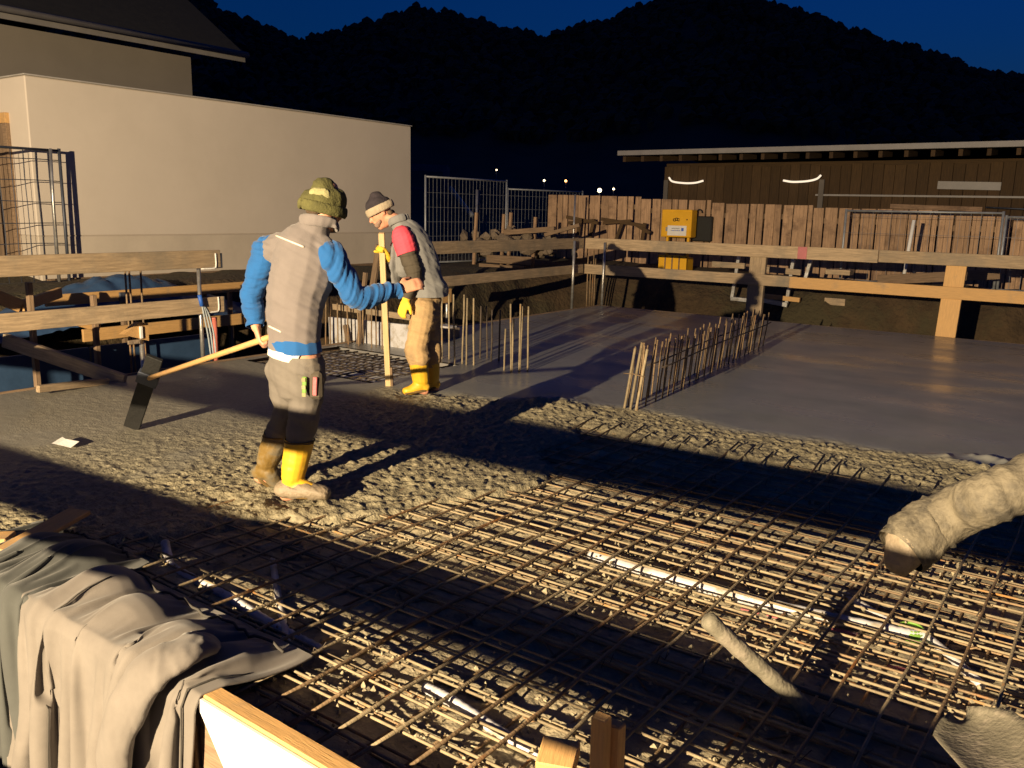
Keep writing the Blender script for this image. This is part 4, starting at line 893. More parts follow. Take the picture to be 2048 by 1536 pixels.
def cloth(x, rest, shape, XL, XR, steps=90, iters=10, pin=2):
    """small position based cloth: x (h,w,3) start positions, rest (h,w,2) flat pattern; falls over mesh and edge form"""
    h, w = x.shape[:2]; p = x.copy(); v = np.zeros_like(p)
    idx = np.arange(h * w).reshape(h, w); R2 = rest.reshape(-1, 2)
    cons = []
    def add(A, B, k):
        A = A.reshape(-1); B = B.reshape(-1); cons.append((A, B, np.linalg.norm(R2[A] - R2[B], axis=1), k))
    for o in (0, 1):
        add(idx[:, o:-1:2], idx[:, o + 1::2], 1.0); add(idx[o:-1:2, :], idx[o + 1::2, :], 1.0)
        add(idx[o:-1:2, :-1], idx[o + 1::2, 1:], 0.5); add(idx[o:-1:2, 1:], idx[o + 1::2, :-1], 0.5)
    for o in range(4):
        if True: 
            cs = [c for c in range(o, w - 2, 4)]; add(idx[:, cs], idx[:, [c + 2 for c in cs]], 0.12)
            cs = [c for c in range(o, h - 2, 4)]; add(idx[cs, :], idx[[c + 2 for c in cs], :], 0.12)
    fixed = np.zeros((h, w), bool); fixed[:pin] = True; fixed = fixed.reshape(-1); P0 = p.reshape(-1, 3).copy()
    P = p.reshape(-1, 3); Vv = v.reshape(-1, 3); dt = 0.016
    def collide(P, O):
        hit = np.zeros(len(P), bool)
        x_, y_, z_ = P.T
        bump = 0.02 * np.exp(-((x_ + 2.75) ** 2) / 0.05)
        m = (y_ > 1.575) & (z_ < -0.012); P[m, 2] = -0.012; hit |= m                                   # lying on the mesh
        m = (y_ > 1.46) & (y_ <= 1.6) & (z_ < 0.035); up_ = (0.035 - z_) < (y_ - 1.46); 
        P[m & up_, 2] = 0.035; q = m & ~up_; P[q, 1] = 1.46; hit |= m                                   # over the timber top, down its face
        P[:, 0] = np.clip(P[:, 0], XL, XR)                     # neighbours keep it gathered
        for (cx_, cy_, cz_, r_) in shape:
            d = P - np.array([cx_, cy_, cz_]); L = np.linalg.norm(d, axis=1); m = L < r_; P[m] += d[m] * ((r_ - L[m]) / np.maximum(L[m], 1e-6))[:, None]; hit |= m
        if hit.any(): P[hit] -= 0.12 * (P[hit] - O[hit]) * np.array([1, 1, 0.0])                         # friction
        return P
    for s_ in range(steps):
        O = P.copy(); Vv *= 0.97; Vv[:, 2] -= 9.8 * dt; P += Vv * dt
        for _ in range(iters):
            for A, B, L0, k in cons:
                d = P[B] - P[A]; L = np.linalg.norm(d, axis=1); c = (d * ((L - L0) / np.maximum(L, 1e-6) * 0.5 * k)[:, None]); P[A] += c; P[B] -= c
            P[fixed] = P0[fixed]; P = collide(P, O)
        Vv = (P - O) / dt
        sp = np.linalg.norm(Vv, axis=1); m = sp > 3; Vv[m] *= (3 / sp[m])[:, None]
    return P.reshape(h, w, 3)
def jacket(name, label, m, far, near, length, gather, nw, seed, n=(92, 84), lumps=(), nf=12):
    """far/near: (x left, x right) where it lies on the mesh and where it hangs; starts gathered in waves, then settles"""
    h, w = n
    A, B = np.meshgrid(np.linspace(0, 1, w), np.linspace(0, 1, h))
    PY = np.array([1.95, 1.80, 1.66, 1.54, 1.46, 1.385, 1.345, 1.33, 1.29, 1.25]); PZ = np.array([0.01, 0.05, 0.13, 0.185, 0.19, 0.17, 0.10, 0.0, -0.35, -0.9]) - 0.085; PY = PY + 0.085
    L = np.concatenate([[0], np.cumsum(np.hypot(np.diff(PY), np.diff(PZ)))])
    sv = B * length; fy = far[2] - 2.035
    Y = np.interp(sv, L, PY) + fy * (1 - sstep(0, 0.4, sv)); Z = np.interp(sv, L, PZ)
    tt = sstep(0, 0.75, B); xl = far[0] + (near[0] - far[0]) * tt; xr = far[1] + (near[1] - far[1]) * tt
    W = (near[1] - near[0]) * gather
    X = xl + (xr - xl) * A
    ph = 2 * math.pi * nw * (A + 0.10 * fbm(A * 3 + seed, B * 0.8, 2)) + 2.2 * fbm(A + seed, B * 2.5, 2) + 2.5 * B
    lam = (near[1] - near[0]) / nw; am = lam * 0.24 * (0.25 + 0.9 * sstep(0, 0.6, B))
    wv = (np.sin(ph) + 1.0) * am + 0.03 * (fbm(A * 4 + seed * 2, B * 4, 3) + 0.4)
    g = np.gradient(Z, axis=0) / (np.gradient(Y, axis=0) - 1e-9); nn = np.sqrt(1 + g * g)
    Y2 = Y - wv * np.clip(g, 0, 50) / nn; Z2 = Z + wv / nn + 0.012
    X2 = X + 0.25 * am * np.cos(ph)
    p = np.stack([X2, Y2, Z2], -1)
    rest = np.stack([(A - 0.5) * W * (0.86 + 0.14 * tt), B * length], -1)
    p = cloth(p, rest, lumps, (X2 - 0.022).reshape(-1), (X2 + 0.022).reshape(-1))
    du = np.gradient(p, axis=1); dv = np.gradient(p, axis=0); nr = np.cross(du, dv); nr /= np.maximum(np.linalg.norm(nr, axis=-1, keepdims=True), 1e-9)
    nr *= np.where((nr[..., 2:3] - 1.0 * nr[..., 1:2]) < 0, -1, 1)
    D = np.zeros_like(A); rr = np.random.default_rng(seed + 1)
    for k in range(nf):                                   # deep creases running down and across the cloth
        c0 = (k + 0.5) / nf + rr.uniform(-.04, .04); sl = rr.uniform(-0.28, -0.05); wd = rr.uniform(0.022, 0.045); st = rr.uniform(0.08, 0.4)
        q = (A - c0 - sl * (B - 0.3) - 0.03 * np.sin(5 * B + k)) / (wd * (0.6 + 0.9 * B)); q = np.where(q > 0, q * 1.9, q * 0.75)
        D += rr.uniform(0.02, 0.045) * np.exp(-q * q) * sstep(st - 0.12, st + 0.18, B)
    p = p + nr * (D + 0.012 * fbm(A * 9 + seed, B * 5, 3))[..., None]
    me = grid_mesh(name, p[..., 0], p[..., 1], p[..., 2])
    o = link(name, me, m, None)
    sb = o.modifiers.new('fine', 'SUBSURF'); sb.levels = 2; sb.render_levels = 2
    s_ = o.modifiers.new('thickness', 'SOLIDIFY'); s_.thickness = 0.007; s_.offset = 1
    tag(o, label, 'jacket', 'jackets over the edge form')
    return o, p
o1, p1 = jacket('work_jacket', 'dark grey green work jacket hung over the edge form at the left edge', 'jacket_green', (-4.4, -3.5, 2.05), (-4.2, -3.3), 1.15, 1.7, 4.0, 3, lumps=[(-3.68, 1.80, -0.10, 0.215), (-3.95, 1.78, -0.1, 0.19)])
tube('collar_seam', [Vector(p1[3, j]) + Vector((0, 0, 0.01)) for j in range(6, 78, 2)], 0.006, 'jacket_lining', o1, 5)
o2, p2 = jacket('work_jacket', 'large beige work jacket draped in folds over the edge form at lower left', 'jacket_beige', (-3.62, -2.26, 1.94), (-3.46, -2.45), 1.25, 1.8, 4.5, 8, lumps=[(-3.3, 1.73, -0.10, 0.205), (-3.0, 1.68, -0.10, 0.195), (-2.68, 1.68, -0.11, 0.185), (-2.45, 1.70, -0.11, 0.17)])
tube('collar_seam', [Vector(p2[3, j]) + Vector((0, 0, 0.01)) for j in range(4, 80, 2)], 0.006, 'jacket_lining', o2, 5)
tube('front_seam', [Vector(p2[i, -4]) + Vector((0.0, -0.008, 0.004)) for i in range(10, 90, 2)], 0.004, 'jacket_lining', o2, 5)
tube('front_seam', [Vector(p2[i, 22]) + Vector((0.0, -0.008, 0.004)) for i in range(10, 90, 2)], 0.003, 'jacket_lining', o2, 5)

# ================================================================== PEOPLE
HV = Vector((-math.sin(HEAD), math.cos(HEAD), 0)); RV = Vector((math.cos(HEAD), math.sin(HEAD), 0)); UP = Vector((0, 0, 1))
def ellips_tube(V, F, pts, rads, hint, n=14):
    """closed tapering tube; rads = list of (across hint, other)"""
    pts = [Vector(p) for p in pts]; k = len(pts); hint = Vector(hint)
    rads = [(r, r) if not hasattr(r, '__len__') else r for r in rads]
    rings = []
    t0 = (pts[1] - pts[0]).normalized(); t1 = (pts[-1] - pts[-2]).normalized()
    m0 = min(rads[0]); m1 = min(rads[-1])
    for c, s in ((-0.92, 0.38), (-0.65, 0.75)): rings.append((pts[0] + t0 * m0 * c, t0, [q * s for q in rads[0]]))
    for i in range(k):
        t = (pts[min(i + 1, k - 1)] - pts[max(i - 1, 0)]).normalized(); rings.append((pts[i], t, rads[i]))
    for c, s in ((0.65, 0.75), (0.92, 0.38)): rings.append((pts[-1] + t1 * m1 * c, t1, [q * s for q in rads[-1]]))
    b = len(V)
    for c, t, r in rings:
        s = hint - t * hint.dot(t)
        if s.length < 1e-3: s = t.orthogonal()
        s.normalize(); u = t.cross(s)
        for j in range(n):
            w = 6.28318 * j / n; V.append(c + s * (r[0] * math.cos(w)) + u * (r[1] * math.sin(w)))
    K = len(rings)
    for i in range(K - 1):
        for j in range(n): F.append((b + i * n + j, b + i * n + (j + 1) % n, b + (i + 1) * n + (j + 1) % n, b + (i + 1) * n + j))
    F.append(tuple(b + j for j in range(n))[::-1]); F.append(tuple(b + (K - 1) * n + j for j in range(n)))
def subdiv(pts, rads, n=4):
    """smooth interpolation of points and radii"""
    rads = [(r, r) if not hasattr(r, '__len__') else r for r in rads]
    P = catmull(pts, n); Q = catmull([Vector((a, b, 0)) for a, b in rads], n)
    return P, [(max(q.x, .003), max(q.y, .003)) for q in Q]
def blob(name, tubes, m, parent, voxel=0.008, smooth=4, wrinkle=0.0, wdir=None, wscale=(30, 9), seed=0, cut=None):
    V, F = [], []
    for pts, rads, hint in tubes: ellips_tube(V, F, pts, rads, hint)
    me = mesh('tmp', V, F); ob = bpy.data.objects.new('tmp', me); COL.objects.link(ob)
    r = ob.modifiers.new('r', 'REMESH'); r.mode = 'VOXEL'; r.voxel_size = voxel; r.use_smooth_shade = True
    s = ob.modifiers.new('s', 'SMOOTH'); s.factor = 0.5; s.iterations = smooth
    dg = bpy.context.evaluated_depsgraph_get(); dg.update()
    out = bpy.data.meshes.new_from_object(ob.evaluated_get(dg)); out.name = name
    bpy.data.objects.remove(ob); bpy.data.meshes.remove(me)
    if wrinkle:
        n = len(out.vertices); co = np.empty(n * 3, np.float32); out.vertices.foreach_get('co', co); co = co.reshape(-1, 3)
        no = np.empty(n * 3, np.float32); out.vertices.foreach_get('normal', no); no = no.reshape(-1, 3)
        a = co @ np.array(wdir if wdir is not None else (0, 0, 1.0)); b = co @ np.array(RV) + 0.4 * (co @ np.array(HV))
        w = fbm(a * wscale[0] + b * wscale[1] * 0.6 + seed, b * wscale[1] + seed * 3 + (co @ np.array(HV)) * 5, 3)
        w = np.sign(w) * np.abs(w) ** 0.8
        co = co + no * (w * wrinkle)[:, None]; out.vertices.foreach_set('co', co.reshape(-1).astype(np.float32)); out.update()
    if cut is not None:       # flat hem: drop faces beyond a plane, keeps an open edge
        bm = bmesh.new(); bm.from_mesh(out)
        for (pc, pn) in cut: bmesh.ops.bisect_plane(bm, geom=bm.verts[:] + bm.edges[:] + bm.faces[:], plane_co=pc, plane_no=pn, clear_outer=True)
        bm.to_mesh(out); bm.free()
    out.polygons.foreach_set('use_smooth', [True] * len(out.polygons)); out.materials.clear()
    return link(name, out, m, parent)
def hand_tubes(wrist, fwd, palm, curl=0.5, scale=1.0, side=1):
    """palm: direction the palm faces; returns tubes for palm, four fingers and thumb"""
    f = Vector(fwd).normalized(); p = (Vector(palm) - f * Vector(palm).dot(f)).normalized(); s = f.cross(p) * side
    T = []; k = scale
    T.append(([wrist - f * 0.02 * k, wrist + f * 0.03 * k, wrist + f * 0.085 * k], [(0.026 * k, 0.02 * k), (0.038 * k, 0.017 * k), (0.040 * k, 0.014 * k)], s))
    for i, (o, L) in enumerate(((-0.030, 0.07), (-0.010, 0.082), (0.010, 0.077), (0.029, 0.060))):
        b = wrist + f * 0.085 * k + s * o * k; pts = [b - f * 0.015 * k]; ang = curl * 0.35
        cur = b
        for seg in (0.45, 0.32, 0.23):
            d = f * math.cos(ang) + p * math.sin(ang) + s * o * 1.2
            pts.append(cur); cur = cur + d * L * seg * k; ang += curl
        pts.append(cur)
        T.append((pts, [0.0095 * k, 0.0095 * k, 0.009 * k, 0.0085 * k, 0.0075 * k], s))
    b = wrist + f * 0.02 * k - s * 0.030 * k
    d = (f * 0.7 - s * 0.7 + p * 0.3).normalized(); e = (f * 0.85 - s * 0.2 + p * (0.3 + 0.5 * curl)).normalized()
    T.append(([b, b + d * 0.035 * k, b + d * 0.035 * k + e * 0.04 * k, b + d * 0.035 * k + e * 0.06 * k], [0.014 * k, 0.0125 * k, 0.0105 * k, 0.008 * k], s))
    return T
def head_tubes(c, up, face):
    up = Vector(up).normalized(); fc = (Vector(face) - up * Vector(face).dot(up)).normalized(); sd = up.cross(fc)
    T = [([c - up * 0.085 + fc * 0.025, c - up * 0.04 + fc * 0.015, c + up * 0.02, c + up * 0.075], [(0.05, 0.065), (0.066, 0.085), (0.075, 0.096), (0.06, 0.078)], sd),
         ([c - up * 0.105 + fc * 0.055, c - up * 0.085 + fc * 0.05], [(0.03, 0.03), (0.04, 0.04)], sd),                     # chin
         ([c + up * 0.012 + fc * 0.088, c - up * 0.018 + fc * 0.105, c - up * 0.034 + fc * 0.112], [0.010, 0.012, 0.015], sd),   # nose
         ([c + up * 0.022 + fc * 0.082 - sd * 0.045, c + up * 0.026 + fc * 0.09, c + up * 0.022 + fc * 0.082 + sd * 0.045], [0.011, 0.012, 0.011], up),   # brow
         ([c - up * 0.058 + fc * 0.09 - sd * 0.018, c - up * 0.058 + fc * 0.09 + sd * 0.018], [0.010, 0.010], up)]          # lips
    for q in (-1, 1): T.append(([c + sd * q * 0.074 - up * 0.025 - fc * 0.008, c + sd * q * 0.080 + up * 0.022 - fc * 0.012], [(0.008, 0.014), (0.009, 0.019)], sd))
    return T, up, fc, sd

BL = {'fn': blob}
blob('sleeve', [subdiv([(-2.62, 1.74, 0.02), (-2.50, 1.64, 0.085), (-2.46, 1.53, 0.105), (-2.52, 1.41, 0.02), (-2.60, 1.36, -0.2), (-2.68, 1.36, -0.5)], [(0.05, 0.02), (0.075, 0.03), (0.085, 0.04), (0.085, 0.045), (0.08, 0.042), (0.075, 0.04)]) + ((1, 0, 0),)],
     'jacket_beige', o2, 0.007, 5, 0.03, (1.0, 0.35, 0.3), (9, 3), 4)
services()
def worker_one():
    root = gz(585, 1000)
    t = thing('person', 'worker in taupe vest, blue sleeves and yellow boots seen from behind, holding a rake', 'person', root)
    def J(px, py, o=0.0):
        d = Vector(ray(px, py)); C0 = Vector(CC); return C0 + d * (((root - C0).dot(HV) + o) / d.dot(HV))
    r = (RV * 0.88 - HV * 0.47).normalized(); f = (HV * 0.88 + RV * 0.47).normalized()
    pel, wai, che, upc, nkb, nck, hd = J(592, 722), J(588, 640), J(603, 548), J(614, 490), J(637, 455), J(648, 432), J(648, 410, 0.02)
    hL, hR = J(570, 730, 0.06), J(612, 730, -0.05)
    knL, anL, heL, toL = J(577, 815, 0.12), J(535, 925, 0.20), J(520, 955, 0.22), J(568, 985, 0.30)
    knR, anR, heR, toR = J(612, 805, 0.0), J(586, 955, 0.0), J(572, 990, 0.0), J(648, 990, -0.02)
    sL, eL, wL = J(534, 502, 0.10), J(505, 592, 0.10), J(512, 655, 0.02)
    sR, eR, wR = J(664, 515, -0.06), J(712, 597, -0.04), J(800, 578, 0.10)
    gL = J(520, 683, 0.0)
    T, up, fc, sd = head_tubes(hd, UP * 0.97 + RV * 0.12, f * 0.75 + RV * 0.55)
    A = []
    A.append(subdiv([pel - UP * 0.08, pel, wai, che, upc, nkb], [(0.13, 0.10), (0.15, 0.11), (0.135, 0.10), (0.16, 0.11), (0.15, 0.09), (0.06, 0.06)]) + (r,))
    A.append(([nkb, nck, hd - up * 0.05], [0.06, 0.055, 0.058], r))
    for s, e, w in ((sL, eL, wL), (sR, eR, wR)):
        A.append(subdiv([upc.lerp(s, 0.5), s, s.lerp(e, 0.5), e, e.lerp(w, 0.4), w], [0.055, 0.055, 0.047, 0.038, 0.04, 0.026]) + (r,))
    for h, k, a, he, to in ((hL, knL, anL, heL, toL), (hR, knR, anR, heR, toR)):
        A.append(subdiv([h, h.lerp(k, 0.5), k, k.lerp(a, 0.35), a], [0.085, 0.075, 0.055, 0.053, 0.038]) + (r,))
        A.append(([he, a.lerp(to, 0.45) - UP * 0.03, to], [(0.035, 0.035), (0.042, 0.032), (0.032, 0.02)], r))
    A += T
    A += hand_tubes(wL, gL - wL, (RV * 0.6 + HV * 0.2), 1.25, 0.95, 1)
    A += hand_tubes(wR, J(840, 566, 0.14) - wR, HV - UP * 0.5, 0.5, 0.95, -1)
    body = blob('body', A, 'skin', t, 0.0065, 2)
    # ---- clothing
    V_ = blob('vest', [subdiv([J(588, 712), J(587, 668), wai, J(594, 590), che, upc, J(628, 462, 0)], [(0.146, 0.12), (0.152, 0.125), (0.158, 0.13), (0.172, 0.138), (0.186, 0.142), (0.168, 0.12), (0.092, 0.082)]) + (r,),
                       ([upc.lerp(sL, 0.2), upc.lerp(sL, 0.82)], [(0.10, 0.09), (0.085, 0.085)], UP), ([upc.lerp(sR, 0.2), upc.lerp(sR, 0.70)], [(0.10, 0.09), (0.09, 0.085)], UP)], 'vest_taupe', t,
              0.0075, 3, 0.022, (UP * 1.0 + RV * 0.35), (17, 3.5), 5, [(J(588, 697), -UP)])
    cr = []
    for q in np.linspace(0, 6.283, 18): cr.append(nkb.lerp(nck, 0.15) + r * 0.092 * math.cos(q) + f * 0.085 * math.sin(q) + UP * (0.012 - 0.02 * math.sin(q)))
    blob('collar', [(cr, [(0.014, 0.032)] * 18, r * 0 + (f + r * .01))], 'vest_taupe', V_, 0.006, 3)
    cr = [nkb.lerp(nck, 0.35) + r * 0.075 * math.cos(q) + f * 0.07 * math.sin(q) + UP * 0.012 for q in np.linspace(0, 6.283, 18)]
    blob('shirt_collar', [(cr, [(0.013, 0.022)] * 18, f)], 'blue_shirt', t, 0.006, 3)
    for nm, s, e, w, z in (('sleeve', sL, eL, wL, 3), ('sleeve', sR, eR, wR, 6)):
        d = (w - e).normalized()
        blob(nm, [subdiv([s + (upc - s) * 0.25, s, s.lerp(e, 0.45), e, e.lerp(w, 0.5), w], [0.072, 0.079, 0.069, 0.062, 0.054, 0.042]) + (r,)], 'blue_shirt', t, 0.0065, 2, 0.026, (e - s).normalized() + (w - e).normalized() + HV * 0.7, (17, 5), z, [(w - d * 0.005, d)])
    blob('shirt_hem', [subdiv([J(590, 726), J(590, 700), J(589, 680)], [(0.158, 0.128), (0.156, 0.127), (0.15, 0.12)]) + (r,)], 'blue_shirt', t, 0.0075, 2, cut=[(J(590, 704), -UP + RV * 0.04)])
    blob('undershirt', [subdiv([J(588, 745), J(589, 715), J(590, 690)], [(0.150, 0.128), (0.156, 0.131), (0.15, 0.122)]) + (r,)], 'white_cloth', t, 0.0075, 2, cut=[(J(585, 716), -UP - RV * 0.18), (J(612, 700), RV * 0.9 - UP * 0.35)])
    blob('trousers', [subdiv([J(592, 765), J(591, 735), J(590, 705), J(590, 690)], [(0.13, 0.115), (0.155, 0.13), (0.150, 0.122), (0.14, 0.115)]) + (r,),
                      subdiv([hL, hL.lerp(knL, 0.5), knL, knL.lerp(anL, 0.45), knL.lerp(anL, 0.62)], [(0.10, 0.11), (0.095, 0.10), (0.082, 0.085), (0.072, 0.075), 0.062]) + (r,),
                      subdiv([hR, hR.lerp(knR, 0.5), knR, knR.lerp(anR, 0.45), knR.lerp(anR, 0.62)], [(0.105, 0.115), (0.098, 0.105), (0.087, 0.09), (0.078, 0.08), 0.066]) + (r,)], 'beige_trouser', t,
         0.0075, 3, 0.018, UP + RV * 0.3, (15, 4), 9, [(J(590, 708), UP)])
    for k, a, he, to, mud in ((knL, anL, heL, toL, False), (knR, anR, heR, toR, True)):
        d = (k - a).normalized(); top = k.lerp(a, 0.50)
        bt = blob('boot', [subdiv([top + d * 0.05, top, top.lerp(a, 0.5), a], [(0.078, 0.082), (0.080, 0.084), (0.074, 0.078), (0.060, 0.068)]) + (r,),
                           subdiv([he + UP * 0.03, a - UP * 0.045, a.lerp(to, 0.6) - UP * 0.015, to + UP * 0.01], [(0.045, 0.05), (0.055, 0.055), (0.052, 0.045), (0.045, 0.033)]) + (HV,)],
                  'yellow_boot' if mud else 'brown_boot', t, 0.0065, 2, 0.006, UP, (20, 6), 2, [(top, d)])
        cr = [top + r * 0.08 * math.cos(q) + f * 0.082 * math.sin(q) for q in np.linspace(0, 6.283, 20)]
        tube('boot_rim', cr, 0.006, 'boot_sole', bt, 6)
        blob('sole', [([he + UP * 0.004, he.lerp(to, 0.5) + UP * 0.0, to], [(0.046, 0.02), (0.052, 0.02), (0.046, 0.02)], HV)], 'boot_sole', bt, 0.007, 2)
        if mud: blob('concrete_coat', [([he + UP * 0.035 - RV * 0.012, he.lerp(to, 0.5) + UP * 0.03, to + UP * 0.012], [(0.066, 0.052), (0.070, 0.050), (0.060, 0.040)], HV)], 'boot_mud', bt, 0.007, 2, 0.010, UP, (30, 20), 4)
    hat = blob('knit_cap', [subdiv([hd - up * 0.005 - fc * 0.005, hd + up * 0.04 - fc * 0.004, hd + up * 0.072 - fc * 0.008, hd + up * 0.085 - fc * 0.01], [(0.100, 0.120), (0.103, 0.122), (0.088, 0.105), (0.06, 0.07)]) + (sd,)], 'olive_knit', t, 0.0065, 3, 0.006, UP, (40, 30), 1,
               [(hd - up * 0.028 - fc * 0.0, -up - fc * 0.12)])
    cr = [hd - up * 0.018 - fc * 0.005 + sd * 0.101 * math.cos(q) + fc * 0.122 * math.sin(q) - up * 0.012 * (-math.sin(q)) * -1 for q in np.linspace(0, 6.283, 26)]
    blob('cap_cuff', [(cr, [(0.012, 0.03)] * 26, fc * 0 + sd)], 'olive_knit', hat, 0.006, 2, 0.004, UP, (60, 50), 3)
    bc = hd + up * 0.042 - HV * 0.074 - RV * 0.006
    blob('cap_patch', [([bc - RV * 0.034, bc + RV * 0.026], [(0.046, 0.030), (0.044, 0.030)], UP)], 'pale_knit', hat, 0.006, 2)
    hr = [hd - up * 0.055 - fc * 0.07, hd - up * 0.02 - fc * 0.085]
    blob('hair', [([hd - up * 0.03 - fc * 0.055 - sd * 0.05, hd - up * 0.035 - fc * 0.075, hd - up * 0.03 - fc * 0.055 + sd * 0.05], [0.022, 0.024, 0.022], up)], 'hair', t, 0.006, 2)
    # reflective pipings on the vest
    bvh_pts = lambda pa, pb, n, o: [J(pa[0] + (pb[0] - pa[0]) * k / n, pa[1] + (pb[1] - pa[1]) * k / n, -0.5) for k in range(n + 1)]
    from mathutils.bvhtree import BVHTree
    tree = BVHTree.FromPolygons([v.co for v in V_.data.vertices], [tuple(p.vertices) for p in V_.data.polygons])
    off = WORLD[V_.name]
    for pa, pb in (((552, 471), (608, 494)), ((525, 646), (562, 664))):
        pts = []
        for k in range(13):
            px, py = pa[0] + (pb[0] - pa[0]) * k / 12, pa[1] + (pb[1] - pa[1]) * k / 12
            d = Vector(ray(px, py)).normalized(); h = tree.ray_cast(off.inverted() @ Vector(CC), d)
            if h[0] is not None: pts.append(off @ h[0] - d * 0.002)
        if len(pts) > 3: tube('reflective_piping', pts, 0.005, 'reflective', V_, 6)
    # tool pocket
    pk = J(632, 770, -0.12)
    p = box('tool_pocket', pk, (0.07, 0.05, 0.15), 'dark_sleeve', t, HEAD, 0.015)
    for k, (m, dx_) in enumerate((('green_plastic', -0.055), ('pink_plastic', 0.0))):
        board('tool', pk + RV * dx_ - HV * 0.035 + UP * -0.05, pk + RV * (dx_ + 0.005) - HV * 0.035 + UP * 0.05, 0.022, 0.012, m, p, up=tuple(RV))
    for k in range(3): box('ruler_mark', pk + RV * -0.055 - HV * 0.043 + UP * (-0.045 + 0.04 * k), (0.02, 0.004, 0.02), 'pale_knit', p, HEAD, 0)
    # rake, held in the left hand
    k = thing('concrete_rake', 'concrete rake with long wooden handle and black blade on the slab', 'rake', gz(262, 858))
    b0 = gz(259, 857); tp = b0 + Vector((0.02, 0.02, 0.0))
    dpt = (b0 - Vector(CC)).dot(HV); dpt2 = (gL - Vector(CC)).dot(HV)
    def K(px, py, dd): d = Vector(ray(px, py)); return Vector(CC) + d * (dd / d.dot(HV))
    topb = K(310, 715, dpt - 0.30); botb = K(263, 855, dpt - 0.02)
    hb = K(296, 757, dpt - 0.22)
    tube('handle', [K(545, 672, dpt2 - 0.02), K(520, 681, dpt2 - 0.01), hb], [0.0165, 0.017, 0.017], 'fresh_wood', k, 10)
    board('blade', botb, topb, 0.11, 0.03, 'black', k, up=tuple(RV)); board('clamp', hb - (topb - botb).normalized() * 0.05, hb + (topb - botb).normalized() * 0.05, 0.14, 0.05, 'dark_zinc', k, up=tuple(RV))
    return t
worker_one()

